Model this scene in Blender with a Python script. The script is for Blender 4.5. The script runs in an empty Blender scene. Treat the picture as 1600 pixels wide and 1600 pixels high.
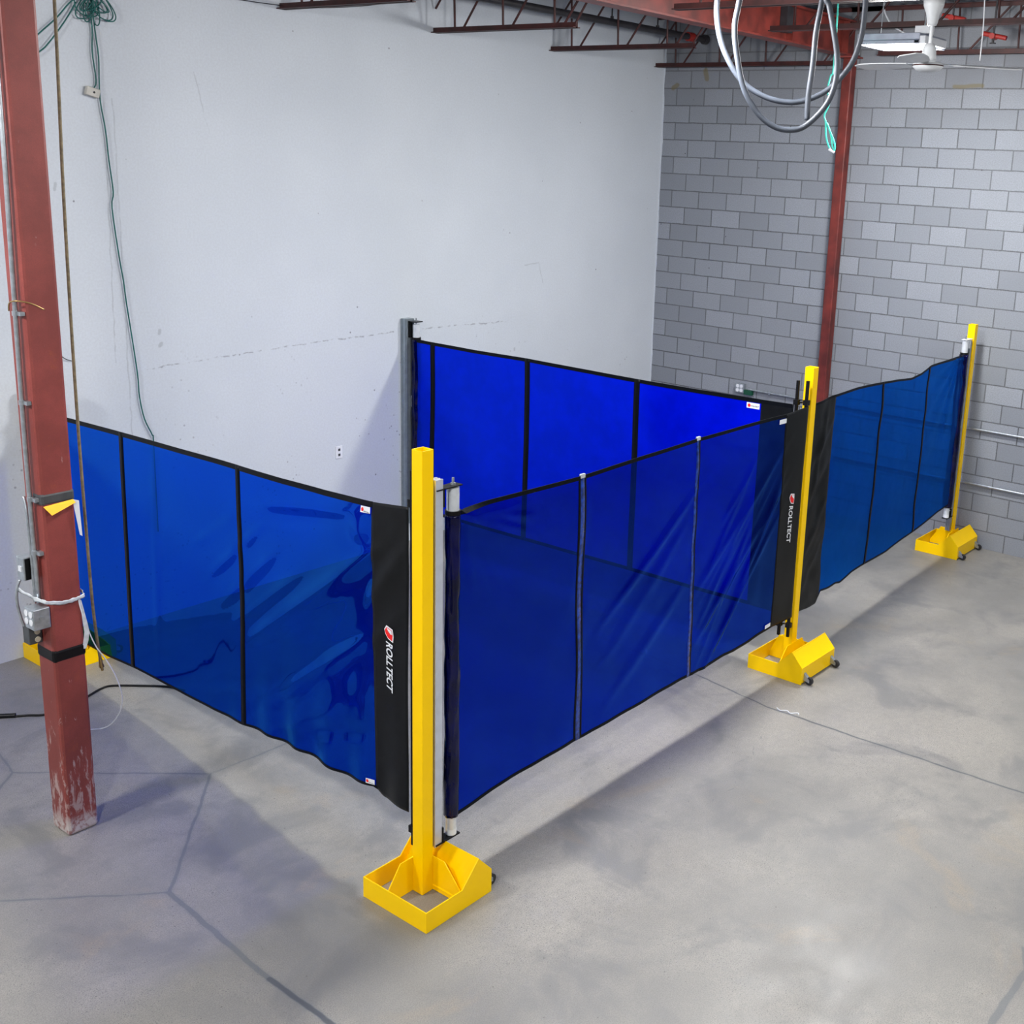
import bpy, bmesh, math, random
from mathutils import Vector, Matrix, noise
R=math.radians; PI=math.pi
random.seed(7)
sc=bpy.context.scene; COL=sc.collection
# ------------------------------------------------------------------ camera
cam=bpy.data.cameras.new('camera'); co=bpy.data.objects.new('camera',cam); COL.objects.link(co)
yaw,pitch,roll=R(36.20773),R(13.93101),R(2.64955)
cp,sp,cy,sy=math.cos(pitch),math.sin(pitch),math.cos(yaw),math.sin(yaw)
f=Vector((cp*cy,cp*sy,-sp)); r=Vector((sy,-cy,0)); u=r.cross(f)
c,s=math.cos(roll),math.sin(roll); r2=c*r+s*u; u2=-s*r+c*u
m=Matrix((( r2.x,u2.x,-f.x),(r2.y,u2.y,-f.y),(r2.z,u2.z,-f.z))).to_4x4()
m.translation=Vector((-11.95513,-8.66836,3.9226)); co.matrix_world=m
cam.sensor_width=36; cam.sensor_fit='HORIZONTAL'; cam.lens=36*1815.9935/1600
cam.shift_x=-(1002.179-800)/1600; cam.shift_y=(702.845-800)/1600
cam.clip_start=.05; cam.clip_end=100
sc.camera=co
# ------------------------------------------------------------------ materials
def newmat(name):
    m=bpy.data.materials.new(name); m.use_nodes=True; return m,m.node_tree,m.node_tree.nodes['Principled BSDF']
def node(nt,t,**k):
    n=nt.nodes.new(t)
    for a,b in k.items():
        if a.startswith('i_'):
            key=a[2:]; key=int(key) if key.isdigit() else key
            n.inputs[key].default_value=b
        else: setattr(n,a,b)
    return n
def lk(nt,a,b): nt.links.new(a,b)
def mat(name,col,rough=.5,metal=0,var=.0,scale=8,bump=0,bscale=200,col2=None,coat=0,spec=.5):
    m,nt,b=newmat(name)
    b.inputs['Roughness'].default_value=rough; b.inputs['Metallic'].default_value=metal
    b.inputs['Specular IOR Level'].default_value=spec
    if coat: b.inputs['Coat Weight'].default_value=coat
    g=node(nt,'ShaderNodeNewGeometry')
    n=node(nt,'ShaderNodeTexNoise',i_Scale=scale,i_Detail=6.0); lk(nt,g.outputs['Position'],n.inputs['Vector'])
    rmp=node(nt,'ShaderNodeMapRange'); rmp.inputs[1].default_value=.35; rmp.inputs[2].default_value=.65; lk(nt,n.outputs['Fac'],rmp.inputs[0])
    mx=node(nt,'ShaderNodeMix',data_type='RGBA'); lk(nt,rmp.outputs[0],mx.inputs[0])
    c2=col2 if col2 else tuple(x*(1-var) for x in col)
    mx.inputs[6].default_value=(*col,1); mx.inputs[7].default_value=(*c2,1)
    lk(nt,mx.outputs[2],b.inputs['Base Color'])
    if bump:
        n2=node(nt,'ShaderNodeTexNoise',i_Scale=bscale,i_Detail=3.0); lk(nt,g.outputs['Position'],n2.inputs['Vector'])
        bp=node(nt,'ShaderNodeBump',i_Strength=bump,i_Distance=.002); lk(nt,n2.outputs['Fac'],bp.inputs['Height']); lk(nt,bp.outputs[0],b.inputs['Normal'])
    return m
def seg_mask(nt,vec,segs,jit=0.03,jscale=6.0):
    """min over segments of (distance - half width), returned as a socket; vec is a 3D position"""
    nz=node(nt,'ShaderNodeTexNoise',i_Scale=jscale,i_Detail=5.0); lk(nt,vec,nz.inputs['Vector'])
    sb=node(nt,'ShaderNodeVectorMath',operation='SUBTRACT'); lk(nt,nz.outputs['Color'],sb.inputs[0]); sb.inputs[1].default_value=(.5,.5,.5)
    sm=node(nt,'ShaderNodeVectorMath',operation='SCALE'); lk(nt,sb.outputs[0],sm.inputs[0]); sm.inputs['Scale'].default_value=jit
    ad=node(nt,'ShaderNodeVectorMath',operation='ADD'); lk(nt,vec,ad.inputs[0]); lk(nt,sm.outputs[0],ad.inputs[1])
    res=None
    for a,b,w in segs:
        a=Vector(a);b=Vector(b);ba=b-a
        pa=node(nt,'ShaderNodeVectorMath',operation='SUBTRACT'); lk(nt,ad.outputs[0],pa.inputs[0]); pa.inputs[1].default_value=a
        d=node(nt,'ShaderNodeVectorMath',operation='DOT_PRODUCT'); lk(nt,pa.outputs[0],d.inputs[0]); d.inputs[1].default_value=ba/max(ba.dot(ba),1e-9)
        cl=node(nt,'ShaderNodeClamp'); lk(nt,d.outputs['Value'],cl.inputs[0])
        sc_=node(nt,'ShaderNodeVectorMath',operation='SCALE'); sc_.inputs[0].default_value=ba; lk(nt,cl.outputs[0],sc_.inputs['Scale'])
        ds=node(nt,'ShaderNodeVectorMath',operation='DISTANCE'); lk(nt,pa.outputs[0],ds.inputs[0]); lk(nt,sc_.outputs[0],ds.inputs[1])
        sw=node(nt,'ShaderNodeMath',operation='SUBTRACT'); lk(nt,ds.outputs['Value'],sw.inputs[0]); sw.inputs[1].default_value=w
        if res is None: res=sw.outputs[0]
        else:
            mn=node(nt,'ShaderNodeMath',operation='MINIMUM'); lk(nt,res,mn.inputs[0]); lk(nt,sw.outputs[0],mn.inputs[1]); res=mn.outputs[0]
    return res
def mixc(nt,fac,a,b,blend='MIX'):
    mx=node(nt,'ShaderNodeMix',data_type='RGBA',blend_type=blend)
    if hasattr(fac,'links') : lk(nt,fac,mx.inputs[0])
    else: mx.inputs[0].default_value=fac
    for v,i in ((a,6),(b,7)):
        if hasattr(v,'links'): lk(nt,v,mx.inputs[i])
        else: mx.inputs[i].default_value=(*v,1)
    return mx.outputs[2]
def mrange(nt,v,a,b,c=0.,d=1.,smooth=True):
    n=node(nt,'ShaderNodeMapRange'); 
    if smooth: n.interpolation_type='SMOOTHSTEP'
    lk(nt,v,n.inputs[0])
    for i,x in zip((1,2,3,4),(a,b,c,d)): n.inputs[i].default_value=x
    return n.outputs[0]
def nz(nt,vec,scale,detail=5.,rough=.6,dist=0.):
    n=node(nt,'ShaderNodeTexNoise',i_Scale=scale,i_Detail=detail,i_Roughness=rough,i_Distortion=dist); lk(nt,vec,n.inputs['Vector']); return n.outputs['Fac']
def mul(nt,a,b):
    n=node(nt,'ShaderNodeMath',operation='MULTIPLY')
    for i,v in enumerate((a,b)):
        if hasattr(v,'links'): lk(nt,v,n.inputs[i])
        else: n.inputs[i].default_value=v
    return n.outputs[0]
# floor concrete
def floor_mat():
    m,nt,b=newmat('worn_concrete'); g=node(nt,'ShaderNodeNewGeometry'); P=g.outputs['Position']
    c1=mixc(nt,mrange(nt,nz(nt,P,.55,7.,.62),.36,.64),(.20,.194,.183),(.325,.305,.272))
    c2=mixc(nt,mrange(nt,nz(nt,P,1.7,6.,.6,.6),.48,.66,0,.7),c1,(.135,.137,.142))
    c2=mixc(nt,mrange(nt,nz(nt,P,.9,5.,.6,1.2),.58,.72,0,.45),c2,(.33,.26,.175))
    c2=mixc(nt,mrange(nt,nz(nt,P,22.,4.,.7),.3,.7,0,.35),c2,(.17,.17,.17))
    c2=mixc(nt,mrange(nt,nz(nt,P,150.,3.,.8),.42,.60,0,.65),c2,(.13,.127,.12))
    # aggregate pits in patches
    v=node(nt,'ShaderNodeTexVoronoi',i_Scale=70.); lk(nt,P,v.inputs['Vector'])
    pit=mul(nt,mrange(nt,v.outputs['Distance'],.12,.20,1,0),mrange(nt,nz(nt,P,1.1,3.),.47,.60,.0,.9))
    c2=mixc(nt,pit,c2,(.07,.07,.075))
    v2=node(nt,'ShaderNodeTexVoronoi',i_Scale=11.); lk(nt,P,v2.inputs['Vector'])
    c2=mixc(nt,mrange(nt,v2.outputs['Distance'],.035,.06,.85,0),c2,(.09,.085,.08))
    J=[((-10.6,-1.9,0),(-8.982,-3.491,0),.004),((-8.982,-3.491,0),(-8.127,-2.577,0),.006),((-8.923,-1.649,0),(-8.127,-2.577,0),.004),
       ((-8.127,-2.577,0),(-7.5,-2.61,0),.003),((-8.923,-1.649,0),(-8.86,-1.3,0),.004),((-8.923,-1.649,0),(-9.6,-2.3,0),.004),
       ((-8.982,-3.491,0),(-9.055,-4.458,0),.012),((-9.055,-4.458,0),(-9.02,-9.5,0),.014),
       ((-4.72,-3.0,0),(-4.785,-4.072,0),.003),((-4.785,-4.072,0),(-4.891,-4.781,0),.004),((-4.891,-4.781,0),(-4.76,-9.0,0),.006),((-6.4,-7.24,0),(-6.593,-7.309,0),.006),((-6.593,-7.309,0),(-7.059,-7.315,0),.014),((-7.059,-7.315,0),(-7.9,-7.5,0),.014)]
    d=seg_mask(nt,P,J,.035,5.)
    c2=mixc(nt,mrange(nt,d,0,.022,.22,0),c2,(.12,.13,.14))
    c2=mixc(nt,mrange(nt,d,0,.006,.6,0),c2,(.09,.10,.115))
    c2=mixc(nt,mrange(nt,seg_mask(nt,P,[((-4.785,-4.072,0),(-4.891,-4.781,0),.003),((-4.891,-4.781,0),(-4.76,-9.0,0),.004),((-9.055,-4.458,0),(-9.02,-9.5,0),.010)],.035,5.),0,.007,.7,0),c2,(.05,.055,.065))
    K=[((-5.581,-5.091,0),(-5.75,-5.05,0),.0),((-5.75,-5.05,0),(-5.96,-5.174,0),.0),((-5.96,-5.174,0),(-6.448,-5.2,0),.0),((-5.581,-5.091,0),(-5.3,-4.95,0),0),
       ((-1.126,-4.636,0),(-1.7,-5.0,0),.0),((-1.7,-5.0,0),(-2.348,-5.263,0),.0),((-2.348,-5.263,0),(-3.115,-5.056,0),.0),((-3.115,-5.056,0),(-3.5,-5.2,0),0.)]
    d2=seg_mask(nt,P,K,.16,4.)
    c2=mixc(nt,mrange(nt,d2,0,.007,.75,0),c2,(.10,.105,.115))
    lk(nt,c2,b.inputs['Base Color'])
    rg=mrange(nt,nz(nt,P,2.5,5.),.3,.7,.34,.52); lk(nt,rg,b.inputs['Roughness'])
    bp=node(nt,'ShaderNodeBump',i_Strength=.25,i_Distance=.002); lk(nt,nz(nt,P,60.,4.,.7),bp.inputs['Height']); lk(nt,bp.outputs[0],b.inputs['Normal'])
    return m
def white_mat():
    m,nt,b=newmat('painted_white_wall'); g=node(nt,'ShaderNodeNewGeometry'); P=g.outputs['Position']
    c1=mixc(nt,mrange(nt,nz(nt,P,.5,4.),.35,.65),(.52,.56,.61),(.56,.60,.65))
    c1=mixc(nt,mrange(nt,nz(nt,P,60.,3.),.35,.65,0,.25),c1,(.42,.435,.47))
    sp=node(nt,'ShaderNodeSeparateXYZ'); lk(nt,P,sp.inputs[0]); Z=sp.outputs['Z']
    low=mrange(nt,Z,2.6,1.2,0.,1.)
    v=node(nt,'ShaderNodeTexVoronoi',i_Scale=6.); lk(nt,P,v.inputs['Vector'])
    spk=mul(nt,mrange(nt,v.outputs['Distance'],.035,.07,1,0),mrange(nt,nz(nt,P,1.6,3.),.50,.60))
    c1=mixc(nt,mul(nt,spk,.8),c1,(.12,.12,.14))
    v=node(nt,'ShaderNodeTexVoronoi',i_Scale=17.); lk(nt,P,v.inputs['Vector'])
    spk=mul(nt,mul(nt,mrange(nt,v.outputs['Distance'],.10,.2,1,0),mrange(nt,nz(nt,P,1.3,2.),.55,.63)),low)
    c1=mixc(nt,mul(nt,spk,.6),c1,(.14,.14,.17))
    # dashed seam at ~2.19 m, plus scratches
    segs=[((-6.9,0,2.12),(-5.154,0,2.185),0),((-5.154,0,2.185),(-4.3,0,2.19),.001),((-3.95,0,2.195),(-2.718,0,2.171),.001),((-3.17,0,2.24),(-3.16,0,2.05),0)]
    d=seg_mask(nt,P,segs,.05,9.)
    dash=mrange(nt,nz(nt,P,14.,4.),.42,.56)
    c1=mixc(nt,mul(nt,mrange(nt,d,0,.010,.6,0),dash),c1,(.12,.12,.14))
    segs=[((-2.43,0,2.766),(-2.2,0,2.78),0),((-2.2,0,2.78),(-2.127,0,2.56),0.0),((-6.365,0,4.45),(-6.25,0,4.0),-.001),((-7.05,0,4.2),(-7.06,0,1.55),.0),((-7.12,0,4.2),(-7.16,0,2.2),.0),
      ((-6.78,0,2.30),(-6.765,0,2.31),.012),((-6.78,0,2.40),(-6.775,0,2.42),.01),((-7.541,0,3.53),(-7.53,0,3.57),.008),((-2.57,0,1.84),(-2.57,0,1.855),.008)]
    d=seg_mask(nt,P,segs,.04,7.)
    c1=mixc(nt,mrange(nt,d,0,.010,.35,0),c1,(.17,.18,.2))
    lk(nt,c1,b.inputs['Base Color']); b.inputs['Roughness'].default_value=.62
    bp=node(nt,'ShaderNodeBump',i_Strength=.2,i_Distance=.003); lk(nt,nz(nt,P,25.,4.),bp.inputs['Height']); lk(nt,bp.outputs[0],b.inputs['Normal'])
    return m
def brick_mat():
    m,nt,b=newmat('painted_concrete_block'); g=node(nt,'ShaderNodeNewGeometry'); P=g.outputs['Position']
    sp=node(nt,'ShaderNodeSeparateXYZ'); lk(nt,P,sp.inputs[0])
    jz=node(nt,'ShaderNodeMath',operation='MULTIPLY_ADD'); lk(nt,nz(nt,P,5.,4.),jz.inputs[0]); jz.inputs[1].default_value=.012; lk(nt,sp.outputs['Z'],jz.inputs[2])
    ya=node(nt,'ShaderNodeMath',operation='MULTIPLY_ADD'); lk(nt,sp.outputs['Y'],ya.inputs[0]); ya.inputs[1].default_value=-1.; ya.inputs[2].default_value=.2+40.
    cb=node(nt,'ShaderNodeCombineXYZ'); lk(nt,ya.outputs[0],cb.inputs[0]); lk(nt,jz.outputs[0],cb.inputs[1])
    def brick(ms,sm):
        n=node(nt,'ShaderNodeTexBrick',offset=.5,offset_frequency=2,squash=1.,squash_frequency=2)
        lk(nt,cb.outputs[0],n.inputs['Vector'])
        for k,v in (('Scale',1.),('Mortar Size',ms),('Mortar Smooth',sm),('Bias',0.),('Brick Width',.4),('Row Height',.2)): n.inputs[k].default_value=v
        return n
    n=brick(.0065,.15); n.inputs['Color1'].default_value=(.20,.22,.25,1); n.inputs['Color2'].default_value=(.29,.315,.355,1)
    n.inputs['Mortar'].default_value=(.055,.058,.062,1)
    col=mixc(nt,mrange(nt,nz(nt,P,.9,5.),.35,.65,0,.3),n.outputs['Color'],(.22,.235,.26))
    col=mixc(nt,mrange(nt,nz(nt,P,90.,3.,.8),.38,.62,0,.6),col,(.17,.18,.205))
    col=mixc(nt,mrange(nt,nz(nt,P,3.,5.,.6,1.5),.62,.75,0,.35),col,(.22,.23,.26))
    # block colour gets darker towards the roof, broken up by noise
    topdark=mul(nt,mrange(nt,sp.outputs['Z'],4.2,5.3,0,.55),mrange(nt,nz(nt,P,1.5,5.),.3,.7,.5,1.))
    col=mixc(nt,topdark,col,(.15,.15,.16))
    v=node(nt,'ShaderNodeTexVoronoi',i_Scale=5.); lk(nt,P,v.inputs['Vector'])
    col=mixc(nt,mul(nt,mrange(nt,v.outputs['Distance'],.03,.05,.9,0),mrange(nt,nz(nt,P,1.2,2.),.5,.56)),col,(.06,.06,.07))
    segs=[((0,-.62,4.9),(0,-.60,5.0),.02),((0,-.2,4.83),(0,-.15,4.8),.02),((0,-4.0,4.82),(0,-3.7,4.81),.01)]
    d=seg_mask(nt,P,segs,.04,7.)
    col=mixc(nt,mrange(nt,d,0,.02,.7,0),col,(.16,.13,.06))
    lk(nt,col,b.inputs['Base Color']); b.inputs['Roughness'].default_value=.75
    iv=node(nt,'ShaderNodeMath',operation='SUBTRACT'); iv.inputs[0].default_value=1.; lk(nt,n.outputs['Fac'],iv.inputs[1])
    ad=node(nt,'ShaderNodeMath',operation='MULTIPLY_ADD'); lk(nt,nz(nt,P,70.,4.,.7),ad.inputs[0]); ad.inputs[1].default_value=.15; lk(nt,iv.outputs[0],ad.inputs[2])
    bp=node(nt,'ShaderNodeBump',i_Strength=.8,i_Distance=.006); lk(nt,ad.outputs[0],bp.inputs['Height']); lk(nt,bp.outputs[0],b.inputs['Normal'])
    return m
def redcol_mat(name,chip):
    m,nt,b=newmat(name); g=node(nt,'ShaderNodeNewGeometry'); P=g.outputs['Position']
    c1=mixc(nt,mrange(nt,nz(nt,P,2.5,6.,.65),.35,.65),(.27,.052,.042),(.19,.035,.028))
    c1=mixc(nt,mrange(nt,nz(nt,P,9.,6.,.7,1.),.58,.75,0,.5),c1,(.30,.07,.02))
    c1=mixc(nt,mrange(nt,nz(nt,P,220.,2.),.35,.65,0,.3),c1,(.12,.02,.02))
    if chip:
        sp=node(nt,'ShaderNodeSeparateXYZ'); lk(nt,P,sp.inputs[0])
        st=node(nt,'ShaderNodeMapping'); st.inputs['Scale'].default_value=(1,1,.28); lk(nt,P,st.inputs[0])
        lo=mrange(nt,sp.outputs['Z'],1.1,.0,0.,.19)
        ad=node(nt,'ShaderNodeMath',operation='ADD'); lk(nt,nz(nt,st.outputs[0],22.,7.,.72,.5),ad.inputs[0]); lk(nt,lo,ad.inputs[1])
        c1=mixc(nt,mrange(nt,ad.outputs[0],.66,.73,0,.6),c1,(.48,.40,.38))
        foot=mul(nt,mrange(nt,sp.outputs['Z'],.13,.05,0,1),mrange(nt,nz(nt,P,35.,5.),.4,.55,.2,.9))
        c1=mixc(nt,foot,c1,(.5,.45,.43))
    lk(nt,c1,b.inputs['Base Color']); b.inputs['Roughness'].default_value=.5
    bp=node(nt,'ShaderNodeBump',i_Strength=.15,i_Distance=.002); lk(nt,nz(nt,P,120.,3.),bp.inputs['Height']); lk(nt,bp.outputs[0],b.inputs['Normal'])
    return m
def vinyl_mat(name,tint,body,w_t,w_trl,rough=.12,bump=.3,gcol=(.35,.6,1.),gain=1.4):
    m=bpy.data.materials.new(name); m.use_nodes=True; nt=m.node_tree; nt.nodes.clear()
    out=node(nt,'ShaderNodeOutputMaterial'); g=node(nt,'ShaderNodeNewGeometry'); P=g.outputs['Position']
    tr=node(nt,'ShaderNodeBsdfTransparent'); tr.inputs[0].default_value=(*tint,1)
    df=node(nt,'ShaderNodeBsdfDiffuse'); tl=node(nt,'ShaderNodeBsdfTranslucent')
    cc=mixc(nt,mrange(nt,nz(nt,P,3.,4.),.3,.7),body,tuple(x*.75 for x in body))
    lk(nt,cc,df.inputs[0]); lk(nt,cc,tl.inputs[0])
    a=node(nt,'ShaderNodeMixShader'); a.inputs[0].default_value=w_trl; lk(nt,df.outputs[0],a.inputs[1]); lk(nt,tl.outputs[0],a.inputs[2])
    b=node(nt,'ShaderNodeMixShader'); b.inputs[0].default_value=w_t; lk(nt,a.outputs[0],b.inputs[1]); lk(nt,tr.outputs[0],b.inputs[2])
    gl=node(nt,'ShaderNodeBsdfGlossy'); gl.inputs['Roughness'].default_value=rough; gl.inputs[0].default_value=(*gcol,1)
    bp=node(nt,'ShaderNodeBump',i_Strength=bump,i_Distance=.01); lk(nt,nz(nt,P,6.,1.5,.4,0.),bp.inputs['Height'])
    lk(nt,bp.outputs[0],gl.inputs['Normal'])
    fr=node(nt,'ShaderNodeFresnel',i_IOR=1.5); lk(nt,bp.outputs[0],fr.inputs['Normal'])
    c_=node(nt,'ShaderNodeMixShader'); lk(nt,mul(nt,fr.outputs[0],gain),c_.inputs[0]); lk(nt,b.outputs[0],c_.inputs[1]); lk(nt,gl.outputs[0],c_.inputs[2])
    lk(nt,c_.outputs[0],out.inputs[0]); return m
def emit_mat(name,col,st):
    m,nt,b=newmat(name); b.inputs['Emission Color'].default_value=(*col,1); b.inputs['Emission Strength'].default_value=st; b.inputs['Base Color'].default_value=(.8,.8,.8,1); return m
M={}
M['floor']=floor_mat(); M['white']=white_mat(); M['brick']=brick_mat()
M['red']=redcol_mat('red_oxide_paint_chipped',True); M['redb']=redcol_mat('red_oxide_paint',False); M['redm']=mat('dark_red_beam_paint',(.17,.022,.015),.5,0,.55,6)
M['redj']=mat('red_joist_paint',(.055,.009,.008),.55,0,.5,12)
M['deck']=mat('galvanised_deck',(.36,.38,.42),.38,.75,.4,5)
M['yel']=mat('yellow_powder_coat',(1.0,.62,.0),.36,0,.03,6,.1,260,spec=.18)
M['alu']=mat('anodised_aluminium',(.62,.66,.75),.34,.4,.1,20)
M['alud']=mat('grey_aluminium',(.34,.39,.43),.36,.7,.15,20)
M['can']=mat('brushed_aluminium_canister',(.74,.78,.82),.3,.35,.1,30)
M['galv']=mat('galvanised_conduit',(.50,.54,.58),.34,.8,.25,30)
M['blk']=mat('black_plastic',(.005,.005,.006),.4,0,.2,30,spec=.2)
M['bvin']=mat('black_vinyl',(.004,.005,.006),.40,0,.45,14,.4,350,spec=.2)
M['hem']=mat('black_hem_tape',(.002,.003,.005),.45,0,.3,40,spec=.12)
M['hose']=mat('grey_hose',(.05,.06,.08),.5,0,.25,12)
M['rope']=mat('tan_rubber_hose',(.23,.18,.10),.6,0,.45,40)
M['brass']=mat('brass_fitting',(.45,.30,.12),.35,.8,.2,40)
M['green']=mat('green_cord',(.0,.11,.10),.5,0,.3,30)
M['teal']=mat('bright_teal_cord',(.05,.62,.50),.5,0,.2,30)
M['wplas']=mat('white_plastic',(.72,.74,.78),.4,0,.08,10)
M['fanw']=mat('white_enamel',(.62,.64,.66),.35,0,.15,8)
M['bplas']=mat('beige_plastic',(.52,.50,.45),.5,0,.2,20)
M['film']=mat('clear_plastic_film',(.62,.66,.70),.25,0,.3,25)
M['tape']=mat('charcoal_tape',(.055,.06,.065),.5,0,.3,20)
M['tagy']=mat('yellow_card',(.90,.45,.02),.6,0,.1,20)
M['rub']=mat('black_rubber',(.015,.015,.016),.5,0,.2,30)
M['logow']=mat('white_print',(.80,.83,.87),.5,0,.05,30)
M['logor']=mat('red_print',(.85,.01,.01),.5,0,.05,30)
M['fix']=mat('fixture_housing',(.34,.37,.45),.4,.3,.2,10)
M['pipe']=mat('dark_pipe_paint',(.022,.020,.024),.5,0,.4,10)
M['ivory']=mat('ivory_receptacle',(.55,.50,.38),.5,0,.1,30)
M['roomw']=mat('grey_wall_paint',(.42,.45,.5),.7,0,.1,2); M['roomd']=mat('dark_wall_paint',(.10,.10,.11),.7,0,.1,2)
M['lamp']=emit_mat('led_diffuser',(.95,.97,1.0),20.)
M['sprk']=mat('sprinkler_red',(.30,.02,.015),.4,0,.2,30)
M['vF']=vinyl_mat('blue_vinyl_clear',(.0,.008,.76),(.0,.001,.20),.63,.5,.08,bump=.12,gain=2.6,gcol=(.05,.20,.75))
M['vL']=vinyl_mat('blue_vinyl_gloss',(.0,.03,.90),(.0,.001,.14),.66,.5,.035,bump=.08,gain=2.9,gcol=(.03,.30,.90))
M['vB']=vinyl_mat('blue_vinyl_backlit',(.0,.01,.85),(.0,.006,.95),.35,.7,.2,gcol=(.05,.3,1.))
M['vR']=vinyl_mat('blue_vinyl_worn',(.0,.15,.75),(.0,.02,.36),.66,.5,.3,gcol=(.05,.3,.8))
M['roll']=mat('rolled_blue_vinyl',(.0,.001,.05),.10,0,.7,6,.9,14,spec=.35)
M['seamb']=mat('blue_welded_seam',(.01,.06,.42),.15,0,.7,30,.8,50,coat=.5)
# ------------------------------------------------------------------ mesh helpers
class MB:
    def __init__(s): s.v=[];s.f=[];s.sm=[]
    def add(s,v,f,smooth=False):
        o=len(s.v); s.v+= [Vector(a) for a in v]; s.f+=[[i+o for i in q] for q in f]; s.sm+=[smooth]*len(f); return s
    def box(s,x0,x1,y0,y1,z0,z1,M_=None):
        v=[Vector((x,y,z)) for z in (z0,z1) for y in (y0,y1) for x in (x0,x1)]
        if M_: v=[M_@a for a in v]
        return s.add(v,[(0,2,3,1),(4,5,7,6),(0,1,5,4),(2,6,7,3),(0,4,6,2),(1,3,7,5)])
    def prism(s,poly,d,th,origin=(0,0,0)):
        """poly: list of 3D points of a planar face; extruded by vector d*th centred"""
        d=Vector(d)*th/2; n=len(poly); P=[Vector(p)+Vector(origin) for p in poly]
        v=[p-d for p in P]+[p+d for p in P]
        fs=[list(range(n))[::-1],[n+i for i in range(n)]]+[(i,(i+1)%n,n+(i+1)%n,n+i) for i in range(n)]
        return s.add(v,fs)
    def cyl(s,a,b,r,n=20,r2=None,caps=True):
        a=Vector(a);b=Vector(b);r2=r if r2 is None else r2
        d=(b-a).normalized(); t=Vector((0,0,1)) if abs(d.z)<.9 else Vector((1,0,0)); p=d.cross(t).normalized(); q=d.cross(p)
        v=[]
        for c_,rr in ((a,r),(b,r2)):
            v+=[c_+rr*(math.cos(2*PI*i/n)*p+math.sin(2*PI*i/n)*q) for i in range(n)]
        s.add(v,[(i,(i+1)%n,n+(i+1)%n,n+i) for i in range(n)],True)
        if caps: s.add(v[:n],[list(range(n))[::-1]]); s.add(v[n:],[list(range(n))])
        return s
    def lathe(s,prof,o,n=28):
        v=[];o=Vector(o)
        for r_,z in prof: v+=[o+Vector((r_*math.cos(2*PI*i/n),r_*math.sin(2*PI*i/n),z)) for i in range(n)]
        fs=[]
        for k in range(len(prof)-1): fs+=[(k*n+i,k*n+(i+1)%n,(k+1)*n+(i+1)%n,(k+1)*n+i) for i in range(n)]
        return s.add(v,fs,True)
    def tube(s,pts,r,n=10,sub=6,closed=False):
        P=[Vector(p) for p in pts]
        if sub>1 and len(P)>2:
            Q=[];N=len(P)
            for i in range(N if closed else N-1):
                g=(lambda k:P[k%N]) if closed else (lambda k:P[max(0,min(N-1,k))])
                p0,p1,p2,p3=g(i-1),g(i),g(i+1),g(i+2)
                for j in range(sub):
                    t=j/sub; Q.append(.5*((2*p1)+(-p0+p2)*t+(2*p0-5*p1+4*p2-p3)*t*t+(-p0+3*p1-3*p2+p3)*t**3))
            if not closed: Q.append(P[-1])
            P=Q
        N=len(P); v=[]; up=None
        for i,p in enumerate(P):
            a=P[(i-1)%N] if closed else P[max(i-1,0)]; b=P[(i+1)%N] if closed else P[min(i+1,N-1)]
            d=(b-a).normalized()
            if up is None: up=Vector((0,0,1)) if abs(d.z)<.9 else Vector((1,0,0))
            x=up-d*up.dot(d)
            if x.length<1e-4: x=d.orthogonal()
            x.normalize(); y=d.cross(x); up=x
            v+=[p+r*(math.cos(2*PI*k/n)*x+math.sin(2*PI*k/n)*y) for k in range(n)]
        fs=[]
        for i in range(N if closed else N-1):
            j=(i+1)%N; fs+=[(i*n+k,i*n+(k+1)%n,j*n+(k+1)%n,j*n+k) for k in range(n)]
        if not closed: fs+=[list(range(n))[::-1],[(N-1)*n+k for k in range(n)]]
        return s.add(v,fs,True)
    def build(s,name,mt,parent=None,loc=None,bevel=0):
        me=bpy.data.meshes.new(name); off=Vector(loc) if loc else Vector((0,0,0))
        me.from_pydata([a-off for a in s.v],[],s.f); me.update()
        for p,k in zip(me.polygons,s.sm): p.use_smooth=k
        bm=bmesh.new(); bm.from_mesh(me); bmesh.ops.recalc_face_normals(bm,faces=bm.faces); bm.to_mesh(me); bm.free()
        me.materials.append(mt); o=bpy.data.objects.new(name,me); COL.objects.link(o); o.location=off
        if parent: o.parent=parent; o.matrix_parent_inverse=Matrix.Translation(parent.location).inverted() if parent.rotation_euler.z==0 else parent_inv(parent)
        if bevel:
            md=o.modifiers.new('bevel','BEVEL'); md.width=bevel; md.segments=2; md.limit_method='ANGLE'; md.angle_limit=R(40)
        return o
def parent_inv(p): return (Matrix.Translation(p.location)@Matrix.Rotation(p.rotation_euler.z,4,'Z')).inverted()
def tag(o,label=None,cat=None,group=None,kind=None):
    if label:o['label']=label
    if cat:o['category']=cat
    if group:o['group']=group
    if kind:o['kind']=kind
    return o
def empty(name,loc,label,cat,group=None):
    o=bpy.data.objects.new(name,None); COL.objects.link(o); o.location=loc; o.empty_display_size=.1
    return tag(o,label,cat,group)
# ------------------------------------------------------------------ setting
ZC=5.62; XL,YB=-17.0,-14.0
def struct(name,mb,m,**k): return tag(mb.build(name,m,**k),kind='structure')
struct('floor',MB().box(XL,0.25,YB,.25,-.2,0),M['floor'])
struct('wall_back',MB().box(XL,.25,0,.25,0,ZC+.1),M['white'])
struct('wall_right',MB().box(0,.25,YB,0,0,ZC+.1),M['brick'])
struct('wall_left',MB().box(XL-.2,XL,YB,.25,0,ZC+.1),M['roomw'])
struct('wall_front',MB().box(XL-.2,.25,YB-.2,YB,0,ZC+.1),M['roomd'])
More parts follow.
